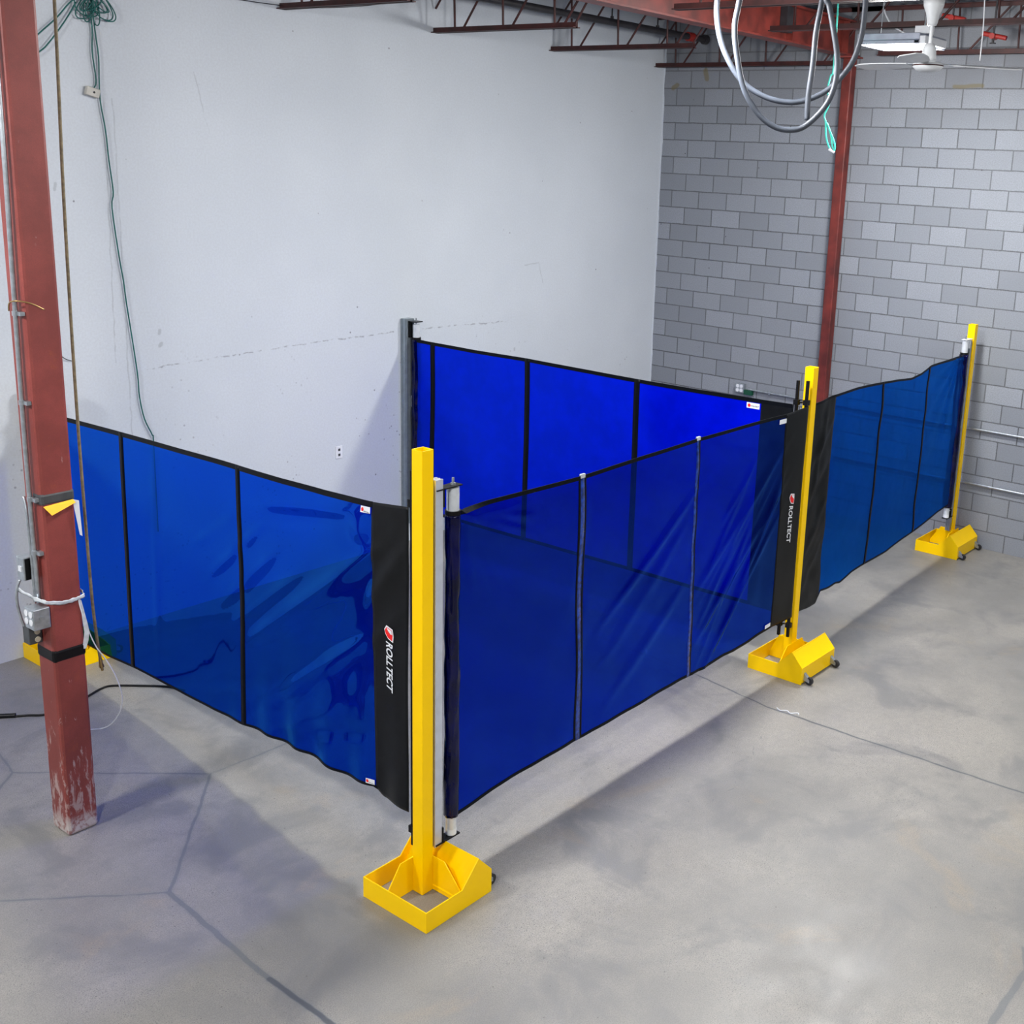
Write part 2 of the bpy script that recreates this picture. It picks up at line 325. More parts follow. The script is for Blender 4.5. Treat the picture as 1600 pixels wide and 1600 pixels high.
# corrugated steel roof deck, ribs along x
mb=MB(); v=[];fs=[]; prof=[];y=YB
while y<.2:
    prof+=[(y,0),(y+.07,0),(y+.095,.038),(y+.125,.038)]; y+=.15
prof=[(yy,ZC+zz) for yy,zz in prof]
for yy,zz in prof: v+=[(XL,yy,zz),(.2,yy,zz)]
for i in range(len(prof)-1): fs.append((2*i,2*i+1,2*i+3,2*i+2))
n0=len(v)
mb.add(v,fs); mb.box(XL,.2,YB,.2,ZC+.05,ZC+.12)
struct('ceiling',mb,M['deck'])
# white paint lapping over the corner of the block wall (wavy edge)
mb=MB(); v=[];fs=[]
N=120
for i in range(N+1):
    z=ZC*i/N; w=.018+.014*noise.noise(Vector((0,0,z*3)))+.006*noise.noise(Vector((3,0,z*14)))
    v+=[(-.0025,0,z),(-.0025,-max(w,.004),z)]
fs=[(2*i,2*i+1,2*i+3,2*i+2) for i in range(N)]
mb.add(v,fs); o=mb.build('trim_1',M['white']); tag(o,kind='structure')
md=o.modifiers.new('s','SOLIDIFY'); md.thickness=.002
# ------------------------------------------------------------------ red steel
def i_beam_x(mb,x0,x1,yc,z0,z1,w,t=.012,tf=.018):
    mb.box(x0,x1,yc-w/2,yc+w/2,z0,z0+tf); mb.box(x0,x1,yc-w/2,yc+w/2,z1-tf,z1); mb.box(x0,x1,yc-t/2,yc+t/2,z0+tf,z1-tf); return mb
beam=empty('steel_beam',(-6,-2.52,5.11),'long red steel roof beam running from the near column to the block wall','beam')
i_beam_x(MB(),XL+.05,-.02,-2.52,5.115,5.47,.17).build('beam_section',M['redm'],beam)
for x in (-1.47,-.30,-8.97):
    MB().box(x-.006,x+.006,-2.6,-2.44,5.134,5.452).build('stiffener_plate',M['redm'],beam)
MB().box(-1.62,-1.5,-2.607,-2.53,5.20,5.44).build('splice_plate',M['pipe'],beam)
# column near
cn=empty('steel_column',(-8.97,-2.503,0),'thick red steel column in the left foreground with scraped paint at its foot','column')
MB().box(-9.06,-8.88,-2.595,-2.411,0,5.11).build('shaft',M['red'],cn,bevel=.018)
MB().box(-9.10,-8.84,-2.64,-2.37,5.095,5.112).build('cap_plate',M['redb'],cn)
o=MB().box(-9.064,-8.876,-2.599,-2.407,1.075,1.155).build('black_band',M['blk'],cn,bevel=.018); o['label']='black strap wrapped round the column'
o=MB().box(-9.0635,-8.8765,-2.5985,-2.50,1.985,2.055).build('tape_strip',M['tape'],cn,bevel=.016); o['label']='charcoal tape strip on the column'
# column far
cf=empty('steel_column',(-.09,-2.53,0),'slim red steel column standing against the grey block wall','column')
MB().box(-.148,-.035,-2.587,-2.473,0,5.10).build('shaft',M['redm'],cf,bevel=.01)
MB().box(-.22,-.012,-2.64,-2.42,5.098,5.114).build('cap_plate',M['redb'],cf)
# joists
def joist(x,y0,y1,zb,zt,label,grp,phase=.5):
    o=empty('roof_joist',(x,(y0+y1)/2,zb),label,'joist',grp)
    for dx in (-.022,.022):
        pass
    mb=MB()
    for sgn in (-1,1):
        a,b=sorted((x+sgn*.006,x+sgn*.045)); mb.box(a,b,y0,y1,zb,zb+.008)
        a,b=sorted((x+sgn*.006,x+sgn*.013)); mb.box(a,b,y0,y1,zb,zb+.048)
    mb.build('bottom_chord',M['redj'],o)
    mb=MB(); e0,e1=y0-.0,y1+.0
    if y1<-.5: e1=y1+.35
    if y1>-.5: e0=y0-.55
    for sgn in (-1,1):
        a,b=sorted((x+sgn*.006,x+sgn*.042)); mb.box(a,b,e0,e1,zt-.006,zt)
        a,b=sorted((x+sgn*.006,x+sgn*.010)); mb.box(a,b,e0,e1,zt-.042,zt)
    mb.build('top_chord',M['redj'],o)
    mb=MB(); y=y1-.28 if y1>-.5 else y1-.25; k=0
    while y>y0+.02:
        # near-vertical web then a diagonal
        mb.cyl((x,y,zb+.02),(x,y+.02,zt-.02),.0105,8)
        if y-.12>y0: mb.cyl((x,y-.10,zb+.02),(x,y-.52,zt-.02),.0105,8)
        y-=.62; k+=1
    if y1>-.5: mb.cyl((x,y1-.02,zb+.22),(x,y1-.30,zt-.02),.0105,8)
    mb.cyl((x,y0+.03,zb+.02),(x,y0-.36,zt-.02),.010,8)
    mb.build('web_bars',M['redj'],o); return o
jl=['open web red joist nearest the left, its end on the white wall','open web red joist on the white wall, second from the left','open web red joist crossing just before the corner of the white wall','open web red joist running along the top of the block wall']
for i,(x,y0) in enumerate(((-5.52,-1.6),(-3.78,-1.78),(-2.08,-1.85),(-.18,-2.38))):
    joist(x,y0,-.005,5.02,5.60,jl[i],'joists behind the beam')
for x,lb in ((-.18,'red joist right of the beam, lowest in view over the block wall'),(-2.4,'red joist right of the beam passing above the lit fixture'),(-3.9,'red joist in front of the beam that carries the ceiling fan'),):
    joist(x,-9.5,-2.9,5.11,5.60,lb,'joists in front of the beam')
# sprinkler pipe along x near white wall
p=empty('sprinkler_pipe',(-2,-.75,5.28),'dark overhead sprinkler pipe running beside the white wall','pipe')
MB().cyl((-9,-.75,5.27),(-.25,-.75,5.31),.036,16).build('pipe_run',M['pipe'],p)
MB().cyl((-.62,-.75,5.308),(-.52,-.75,5.309),.05,16).build('coupling',M['sprk'],p)
MB().cyl((-.30,-.75,5.31),(-.25,-.75,5.31),.055,16).build('end_cap',M['pipe'],p)
for x in (-2.0,-1.2,-6.0): MB().cyl((x,-.75,5.33),(x,-.75,5.61),.008,8).cyl((x,-.75,5.32),(x,-.75,5.36),.018,10).build('hanger',M['pipe'],p)
p=tag(MB().cyl((-2.9,-4.81,5.50),(-.02,-5.15,5.36),.03,16).build('ceiling_pipe',M['galv'],loc=(-1.5,-5,5.4)),'pale grey pipe crossing under the deck at the top right corner','pipe')
# sprinkler heads (red fittings)
for (x,y,z,lb) in ((-.5,-3.82,5.42,'small red pipe fitting under the deck behind the fan rod'),(-.5,-4.25,5.24,'red fitting with dark nozzle hanging right of the ceiling fan')):
    t=empty('sprinkler_fitting',(x,y,z),lb,'sprinkler','sprinkler fittings')
    MB().cyl((x-.05,y,z),(x+.06,y,z),.028,12).cyl((x,y-.13,z-.02),(x,y+.11,z+.03),.022,12).build('fitting_body',M['sprk'],t)
    MB().cyl((x,y,z),(x,y,z-.06),.012,10).cyl((x,y,z-.06),(x,y,z-.066),.03,12).cyl((x,y+.0,z),(x,y,5.6),.0105,8).build('nozzle',M['pipe'],t)
# ------------------------------------------------------------------ light fixtures
def fixture(x,y,z,label,power,hx=.27,hy=.28,proto=None):
    if proto:
        o=proto.copy(); COL.objects.link(o); o.location=(x,y,z); o['label']=label
        for ch in proto.children: c=ch.copy(); COL.objects.link(c); c.parent=o; c.matrix_parent_inverse=ch.matrix_parent_inverse.copy()
    else:
        o=empty('light_fixture',(x,y,z),label,'light','ceiling light fixtures')
        mb=MB(); mb.box(x-hx,x+hx,y-hy,y+hy,z+.03,z+.085)
        mb.box(x-hx,x-hx+.012,y-hy,y+hy,z,z+.03).box(x+hx-.012,x+hx,y-hy,y+hy,z,z+.03).box(x-hx,x+hx,y-hy,y-hy+.05,z-.004,z+.03).box(x-hx,x+hx,y+hy-.012,y+hy,z,z+.03)
        mb.build('housing',M['fix'],o,bevel=.006)
        MB().box(x-hx+.012,x+hx-.012,y-hy+.05,y+hy-.012,z+.004,z+.028).build('diffuser',M['lamp'],o)
        MB().box(x-hx-.0,x+hx-.1,y-hy-.05,y-hy,z+.0,z+.06).box(x-.16,x-.06,y-hy-.03,y-hy+.1,z+.085,z+.15).build('end_cap',M['wplas'],o,bevel=.005)
        for a in (-1,1): MB().cyl((x,y+a*hy*.7,z+.085),(x,y+a*hy*.7,5.6),.005,6).build('hanger',M['galv'],o)
    l=bpy.data.lights.new('lamp_light','POINT'); l.shadow_soft_size=.20; l.energy=power*1.7; l.color=(1.,.99,.975)
    lo=bpy.data.objects.new('lamp_light',l); COL.objects.link(lo); lo.location=(x,y,z-.06)
    a=bpy.data.lights.new('panel_light','AREA'); a.shape='RECTANGLE'; a.size=hx*1.8; a.size_y=hy*1.8; a.energy=power*.75; a.color=(1.,.99,.975)
    ao=bpy.data.objects.new('panel_light',a); COL.objects.link(ao); ao.location=(x,y,z-.01)
    return o
f0=fixture(-2.42,-4.20,4.95,'lit white light fixture hanging behind the ceiling fan',150)
# others are out of frame
G=[(-5.78,-4.16,4.95,150,'ceiling light fixture above the middle of the blue enclosure'),
   (-11.8,-2.5,4.95,170,'ceiling light fixture left of the near column'),
   (-5.9,-8.6,4.95,108,'ceiling light fixture over the open floor in front'),
   (-2.42,-8.6,4.95,75,'ceiling light fixture over the right part of the open floor'),
   (-12.2,-6.6,4.95,185,'ceiling light fixture above the viewer'),
   (-9.0,-11.5,4.95,100,'ceiling light fixture behind the viewer')]
for x,y,z,pw,lb in G: fixture(x,y,z,lb,pw,proto=f0)
# ------------------------------------------------------------------ ceiling fan
FX,FY,FZ=-3.82,-5.075,4.67
fan=empty('ceiling_fan',(FX,FY,FZ),'white three-blade ceiling fan hanging in front of the lit fixture','fan')
MB().lathe([(.0,.44),(.075,.44),(.07,.40),(.045,.34),(.038,.29),(.03,.27),(0,.27)],(FX,FY,FZ)).build('canopy',M['fanw'],fan)
MB().cyl((FX,FY,FZ+.1),(FX,FY,FZ+.30),.013,14).build('downrod',M['fanw'],fan)
MB().lathe([(0,.15),(.03,.15),(.045,.12),(.052,.06),(.055,.035),(0,.035)],(FX,FY,FZ)).build('rod_cover',M['fanw'],fan)
MB().lathe([(0,.03),(.085,.025),(.105,.01),(.108,-.008),(.085,-.03),(.045,-.042),(0,-.045)],(FX,FY,FZ)).build('motor_housing',M['fanw'],fan)
MB().lathe([(.106,.006),(.1095,.004),(.1095,-.002),(.106,-.004)],(FX,FY,FZ)).build('trim_ring',M['redj'],fan)
for k,a in enumerate((R(72),R(192),R(312))):
    A=Matrix.Translation((FX,FY,FZ+.012))@Matrix.Rotation(a,4,'Z')@Matrix.Rotation(R(9),4,'X')
    v=[];fs=[];n=14
    for i in range(n+1):
        t=i/n; x=.17+.50*t; w=.045+.04*math.sin(min(1,t*1.6)*PI/2)-.03*max(0,t-.85)/.15
        for sg in (-1,1): v+=[A@Vector((x,sg*w,.004)),A@Vector((x,sg*w,-.002))]
    for i in range(n):
        a0=4*i;b0=a0+4
        fs+=[(a0,a0+2,b0+2,b0),(a0+1,b0+1,b0+3,a0+3),(a0,b0,b0+1,a0+1),(a0+2,a0+3,b0+3,b0+2)]
    fs+=[(0,1,3,2),(4*n,4*n+2,4*n+3,4*n+1)]
    bl=MB().add(v,fs).build('blade',M['fanw'],fan)
    MB().add([A@Vector(q) for q in ((.09,-.02,.006),(.22,-.035,.006),(.22,.035,.006),(.09,.02,.006),(.09,-.02,.0),(.22,-.035,.0),(.22,.035,.0),(.09,.02,.0))],[(0,1,2,3),(7,6,5,4),(0,4,5,1),(1,5,6,2),(2,6,7,3),(3,7,4,0)]).build('blade_bracket',M['galv'],bl)
# thin white pull cord right of the fan
tag(MB().tube([(-3.6,-5.35,5.56),(-3.6,-5.35,5.2),(-3.59,-5.36,4.95),(-3.61,-5.37,4.72)],.004,6).build('pull_cord',M['wplas'],loc=(-3.6,-5.36,4.72)),'thin white cord hanging over the right fan blade','cord')
tag(MB().tube([(-1.9,-3.8,5.55),(-1.95,-3.78,5.35),(-2.0,-3.88,5.2),(-2.1,-4.05,5.11),(-2.15,-4.2,5.07)],.007,8).build('power_cable',M['wplas'],loc=(-2,-4,5.1)),'white cable curving down from the deck onto the lit fixture','cable')
# ------------------------------------------------------------------ hoses and cords
HA = [(-5.375, -4.287, 5.019), (-5.374, -4.289, 4.846), (-5.347, -4.323, 4.673), (-5.29, -4.397, 4.512), (-5.228, -4.483, 4.413), (-5.149, -4.6, 4.352), (-5.072, -4.724, 4.338), (-5.008, -4.836, 4.374), (-4.956, -4.932, 4.446), (-4.907, -5.031, 4.587), (-4.887, -5.073, 4.743), (-4.882, -5.082, 4.897), (-4.883, -5.081, 5.05)]
HB = [(-5.46, -4.515, 4.997), (-5.475, -4.495, 4.771), (-5.458, -4.517, 4.581), (-5.425, -4.563, 4.391), (-5.367, -4.644, 4.247), (-5.304, -4.74, 4.17), (-5.243, -4.837, 4.159), (-5.199, -4.911, 4.198), (-5.149, -5.001, 4.315), (-5.127, -5.044, 4.452), (-5.127, -5.043, 4.605), (-5.142, -5.014, 4.756), (-5.161, -4.979, 4.905), (-5.177, -4.951, 5.015)]
HC = [(-5.123, -4.908, 5.025), (-5.136, -4.885, 4.76), (-5.138, -4.881, 4.568), (-5.145, -4.87, 4.373), (-5.143, -4.873, 4.224)]
h=empty('air_hose_coil',(-5.2,-4.8,5.5),'thick grey hose hanging in big loops from the ceiling in front of the red beam','hose')
def up(L): return [(L[0][0],L[0][1],5.55)]+L
MB().tube(up(HA)+[(HA[-1][0],HA[-1][1],5.55)],.018,14).build('outer_loop',M['hose'],h)
MB().tube(up(HB)+[(HB[-1][0],HB[-1][1],5.55)],.018,14).build('inner_loop',M['hose'],h)
MB().tube(up(HC),.018,14).build('loose_end',M['hose'],h)
MB().box(-5.52,-4.84,-4.86,-4.74,5.56,5.585).build('hanger_bar',M['redj'],h)
GR = [(-3.04, -3.90, 5.55),(-3.036, -3.908, 4.765), (-3.044, -3.892, 4.674), (-3.051, -3.877, 4.563), (-3.041, -3.898, 4.463), (-3.055, -3.868, 4.36), (-3.049, -3.881, 4.309), (-3.042, -3.895, 4.182), (-3.025, -3.931, 4.091), (-3.01, -3.96, 4.077), (-3.01, -3.961, 4.133), (-3.03, -3.92, 4.234), (-3.044, -3.891, 4.299)]
t=empty('teal_cord',(-3.04,-3.9,5.55),'bright teal cord with a knotted loop hanging left of the slim red column','cord')
MB().tube(GR,.007,8,5).build('cord',M['teal'],t)
MB().tube([(-3.046,-3.9,4.29),(-3.02,-3.925,4.2),(-3.02,-3.945,4.12),(-3.01,-3.962,4.08)],.006,8,5).build('cord_loop',M['teal'],t)
MB().cyl((-3.03,-3.92,4.09),(-3.01,-3.965,4.065),.011,10).build('cord_tip',M['wplas'],t)
G1 = [(-7.18,-.03,4.86),(-7.165, -0.02, 4.685), (-7.16, -0.02, 4.618), (-7.15, -0.02, 4.485), (-7.158, -0.02, 4.303), (-7.158, -0.02, 4.167), (-7.132, -0.02, 3.961), (-7.121, -0.02, 3.751), (-7.102, -0.02, 3.515), (-7.12, -0.02, 3.395), (-7.088, -0.02, 3.031), (-7.064, -0.02, 2.833), (-7.053, -0.02, 2.683), (-7.027, -0.02, 2.428), (-6.995, -0.02, 2.091), (-6.99, -0.02, 1.908), (-6.958, -0.02, 1.719), (-6.899, -0.02, 1.576), (-6.893, -0.02, 1.5), (-6.897, -0.02, .75)]
G2 = [(-7.20,-.03,4.86),(-7.185, -0.02, 4.682), (-7.196, -0.02, 4.525), (-7.183, -0.02, 4.369), (-7.183, -0.02, 4.301), (-7.2, -0.02, 4.268)]
G3 = [(-7.25,-.03,4.92),(-7.35, -0.03, 4.838), (-7.451, -0.03, 4.726), (-7.588, -0.03, 4.603), (-7.8, -0.03, 4.40)]
G4 = [(-7.3,-.03,4.85),(-7.355, -0.03, 4.763), (-7.423, -0.03, 4.669), (-7.524, -0.03, 4.545), (-7.598, -0.03, 4.478), (-7.9, -0.03, 4.25)]
g=empty('green_cord',(-7.2,-.03,4.85),'dark green cord bundled at the top of the white wall with one end trailing down','cord')
MB().tube(G1,.0055,8,4).build('trailing_cord',M['green'],g); MB().tube(G2,.0055,8,4).build('short_cord',M['green'],g)
MB().tube(G3,.0055,8,4).tube(G4,.0055,8,4).build('side_cords',M['green'],g)
mb=MB(); rnd=random.Random(5)
for k in range(11):
    cx_=-7.19+rnd.uniform(-.06,.06); L_=rnd.uniform(.14,.24); W_=rnd.uniform(.025,.09); ph=rnd.uniform(-.45,.45)
    if k in(3,7,9): ph=rnd.choice((-.7,.6)); L_=.17
    pts=[]
    for i in range(12):
        a=2*PI*i/12; x=W_*math.sin(a)*(1-.3*math.cos(a)); z=-L_*(1-math.cos(a))*.5
        xr=x*math.cos(ph)-z*math.sin(ph)*-1; zr=z*math.cos(ph)+x*math.sin(ph)*.3
        pts.append((cx_+xr,-.03-.004*(k%5)-.002*math.sin(3*a),4.94+zr))
    mb.tube(pts,.0045,7,3,True)
mb.build('cord_bundle',M['green'],g)
MB().cyl((-7.19,-.003,4.93),(-7.19,-.075,4.94),.008,8).build('wall_hook',M['galv'],g)
pb=empty('wall_box',(-7.217,-.02,4.236),'small beige box hanging tilted on the white wall at the end of a green cord','box')
A=Matrix.Translation((-7.217,-.022,4.236))@Matrix.Rotation(R(14),4,'Y')
MB().box(-.052,.052,-.018,.018,-.032,.032,A).build('box_body',M['bplas'],pb,bevel=.006)
MB().cyl(A@Vector((.005,-.017,0)),A@Vector((.005,-.021,0)),.008,10).build('hole',M['blk'],pb)
tag(MB().tube([(-6.2,-.02,5.05),(-5.901, -0.03, 5.045), (-5.657, -0.03, 5.047), (-5.271, -0.03, 5.064), (-4.716, -0.03, 5.144), (-4.035, -0.03, 5.285),(-3.2,-.03,5.45)],.003,6).build('thin_wire',M['pipe'],loc=(-5,-.03,5.1)),'thin dark wire strung high across the white wall','wire')
tag(MB().tube([(-7.70,-.012,2.37),(-7.629, -0.015, 2.335), (-7.57, -0.02, 2.28), (-7.513, -0.01, 2.254)],.003,6).build('loose_wire',M['blk'],loc=(-7.6,-.01,2.3)),'short black wire sticking out between the near column and the tan hose','wire')
rp=empty('tan_hose',(-8.75,-2.475,5.5),'tan rubber hose hanging straight down beside the near red column','hose')
MB().tube([(-8.73,-2.487,5.58),(-8.735,-2.486,4.583),(-8.756,-2.474,3.562),(-8.766,-2.469,2.456),(-8.762,-2.471,1.5),(-8.755,-2.473,1.2),(-8.742,-2.482,.955)],.0085,10).build('hose',M['rope'],rp)
MB().cyl((-8.743,-2.482,.97),(-8.741,-2.482,.935),.011,8).cyl((-8.741,-2.482,.935),(-8.738,-2.483,.915),.014,6).cyl((-8.738,-2.483,.915),(-8.735,-2.483,.895),.008,8).build('brass_fitting',M['brass'],rp)
# floor extension cord
t=empty('extension_cord',(-8.4,-1.0,0),'black extension cord on the floor passing behind the near red column','cord')
MB().tube([(-8.95,-.55,.008),(-8.636,-.867,.008),(-8.5,-.98,.008),(-8.42,-1.051,.008),(-8.25,-1.07,.008),(-8.069,-.995,.008),(-7.96,-.955,.008),(-7.883,-.966,.008),(-7.75,-1.11,.008),(-7.62,-1.28,.008),(-7.58,-1.42,.008)],.008,8).build('cord',M['blk'],t)
MB().cyl((-8.66,-.84,.012),(-8.56,-.93,.012),.017,10).build('connector',M['blk'],t)
# ------------------------------------------------------------------ things on the near column
cd=empty('conduit_run',(-9.09,-2.52,1.4),'pair of silver conduits with outlet boxes on the left face of the near column','conduit')
MB().tube([(-9.085,-2.565,5.09),(-9.085,-2.565,3.9),(-9.085,-2.545,3.2),(-9.085,-2.525,2.3),(-9.085,-2.53,1.43)],.0125,12).build('conduit_pipe',M['galv'],cd)
MB().tube([(-9.085,-2.455,2.02),(-9.085,-2.47,1.98),(-9.088,-2.487,1.90),(-9.088,-2.497,1.7),(-9.09,-2.50,1.43)],.0095,10).build('conduit_pipe',M['galv'],cd)
for z,y in ((3.02,-2.54),(2.02,-2.53),(1.72,-2.53),(2.55,-2.53)):
    MB().cyl((-9.085,y,z-.012),(-9.085,y,z+.012),.017,12).box(-9.085,-9.061,y-.05,y-.015,z-.010,z+.010).build('clamp',M['galv'],cd)
b=MB().box(-9.155,-9.062,-2.60,-2.50,1.30,1.42).build('junction_box',M['galv'],cd,bevel=.005)
for dz in (.03,.075):
    for dy in (-.024,.024): MB().cyl((-9.156,-2.55+dy,1.315+dz),(-9.159,-2.55+dy,1.315+dz),.019,14).build('outlet_face',M['wplas'],b)
for z in (1.345,): MB().cyl((-9.11,-2.602,z+.02),(-9.11,-2.604,z+.02),.014,12).build('knockout',M['galv'],b)
b=MB().box(-9.125,-9.062,-2.475,-2.395,1.55,1.68).build('switch_box',M['galv'],cd,bevel=.004)
MB().box(-9.132,-9.124,-2.455,-2.425,1.60,1.63).build('toggle',M['wplas'],b)
MB().box(-9.118,-9.064,-2.478,-2.476,1.555,1.675).build('box_side',M['blk'],b)
b=MB().box(-9.135,-9.063,-2.49,-2.42,1.18,1.285).build('receptacle_box',M['tape'],cd,bevel=.004)
for dz in (1.205,1.25): MB().cyl((-9.09,-2.491,dz),(-9.09,-2.494,dz),.016,12).build('receptacle',M['ivory'],b)
MB().tube([(-9.13,-2.43,1.55),(-9.15,-2.43,1.5),(-9.155,-2.43,1.42),(-9.14,-2.43,1.32),(-9.13,-2.435,1.28)],.008,8).build('flexible_conduit',M['galv'],cd)
# plastic film tied round the column
fl=empty('plastic_film_tie',(-8.97,-2.5,1.45),'clear plastic film strip knotted round the near red column at its conduits','wrap')
def ribbon(pts,wv,th,amp=.006,seed=0):
    mb=MB();P=[Vector(p) for p in pts];Q=[]
    for i in range(len(P)-1):
        for j in range(6): Q.append(P[i].lerp(P[i+1],j/6))
    Q.append(P[-1]); v=[]
    for i,p in enumerate(Q):
        w=wv*(.75+.5*noise.noise(Vector((i*.5,seed,0)))); d=Vector((noise.noise(Vector((i*.4,seed,5))),noise.noise(Vector((i*.4,seed,9))),0))*amp
        for dz in (-w,-w*.3,w*.3,w): 
            e=Vector((noise.noise(Vector((i*.7,dz*90,seed))),noise.noise(Vector((i*.7,dz*90,seed+4))),0))*amp
            v.append(p+d+e+Vector((0,0,dz)))
    fs=[(4*i+k,4*i+k+1,4*i+k+5,4*i+k+4) for i in range(len(Q)-1) for k in range(3)]
    return mb.add(v,fs,True)
o=ribbon([(-9.15,-2.42,1.50),(-9.12,-2.56,1.47),(-9.085,-2.61,1.45),(-9.0,-2.612,1.425),(-8.93,-2.612,1.425),(-8.872,-2.612,1.435),(-8.865,-2.56,1.45)],.014,.002).build('film_band',M['film'],fl)
o.modifiers.new('s','SOLIDIFY').thickness=.002
o=MB().prism([(-8.907,-2.592,1.432),(-8.888,-2.601,1.406),(-8.868,-2.61,1.273),(-8.862,-2.613,1.222),(-8.868,-2.61,1.165),(-8.882,-2.603,1.117),(-8.899,-2.595,1.116),(-8.884,-2.601,1.215),(-8.890,-2.597,1.324)],(.5,.8,0),.003).build('film_tail',M['film'],fl)
t=empty('white_cable',(-8.9,-2.62,1.42),'thin white cable looping from the plastic film on the column down to the floor','cable')
WB=[(-8.875,-2.60,1.44),(-8.90,-2.60,1.406),(-8.886,-2.60,1.32),(-8.86,-2.60,1.217),(-8.821,-2.595,1.106),(-8.773,-2.6,1.013),(-8.726,-2.606,.899),(-8.686,-2.588,.758),(-8.681,-2.551,.641),(-8.707,-2.495,.549),(-8.738,-2.438,.508),(-8.787,-2.392,.503),(-8.87,-2.38,.53),(-8.93,-2.38,.60)]
MB().tube(WB,.0035,8).build('cable',M['wplas'],t)
# tag on column
tg=empty('hang_tag',(-8.96,-2.6,1.96),'yellow card with a white back hanging over tape on the near red column','tag')
MB().add([(-9.055,-2.602,1.985),(-8.90,-2.615,2.0),(-8.895,-2.635,1.985),(-9.03,-2.64,1.94)],[(0,1,2,3)]).build('card_front',M['tagy'],tg).modifiers.new('s','SOLIDIFY').thickness=.002
MB().add([(-8.90,-2.61,2.0),(-8.865,-2.61,1.985),(-8.86,-2.61,1.78),(-8.873,-2.61,1.79)],[(0,1,2,3)]).build('card_back',M['wplas'],tg).modifiers.new('s','SOLIDIFY').thickness=.002
tag(MB().tube([(-9.098,-2.50,3.03),(-9.11,-2.54,3.075),(-9.10,-2.60,3.09),(-9.04,-2.625,3.075),(-8.98,-2.63,3.04)],.004,6).build('tie_wire',M['brass'],loc=(-9.05,-2.6,3.05)),'short bent wire tied round the conduit on the near red column','wire')
# wall outlet on white wall
w=empty('wall_outlet',(-5.0,-.005,1.10),'white outlet plate low on the white wall','outlet')
MB().box(-5.04,-4.96,-.008,-.001,1.04,1.16).build('plate',M['wplas'],w,bevel=.003)
for z in (1.075,1.125): MB().box(-5.012,-4.988,-.0105,-.008,z-.012,z+.012).build('socket',M['tape'],w)
# brick wall conduits
b=empty('electrical_box',(-.03,-1.38,1.32),'white four-socket electrical box on the block wall above the back curtain','outlet')
MB().box(-.06,-.004,-1.45,-1.33,1.25,1.36).build('box_body',M['galv'],b,bevel=.004)
for dz in (.03,.08):
    for dy in (-.026,.026): MB().cyl((-.06,-1.39+dy,1.25+dz),(-.063,-1.39+dy,1.25+dz),.022,14).build('socket_face',M['wplas'],b)
MB().box(-.055,-.004,-1.56,-1.45,1.235,1.29).build('green_bracket',mat('dark_green_plastic',(.0,.06,.03),.5),b)
def wallpipe(y0,y1,z,lab):
    o=empty('wall_conduit',(-.03,(y0+y1)/2,z),lab,'conduit','conduits on the block wall')
    MB().cyl((-.028,y0,z),(-.028,y1,z),.0125,12).build('pipe',M['galv'],o)
    yy=y0-.3
    while yy>y1: MB().box(-.044,-.002,yy-.012,yy+.012,z-.018,z+.018).build('strap',M['galv'],o); yy-=1.1
wallpipe(-1.5,-9,1.30,'silver conduit running level along the block wall, the upper of two')
wallpipe(-2.7,-9,.70,'silver conduit running level along the block wall, the lower of two')
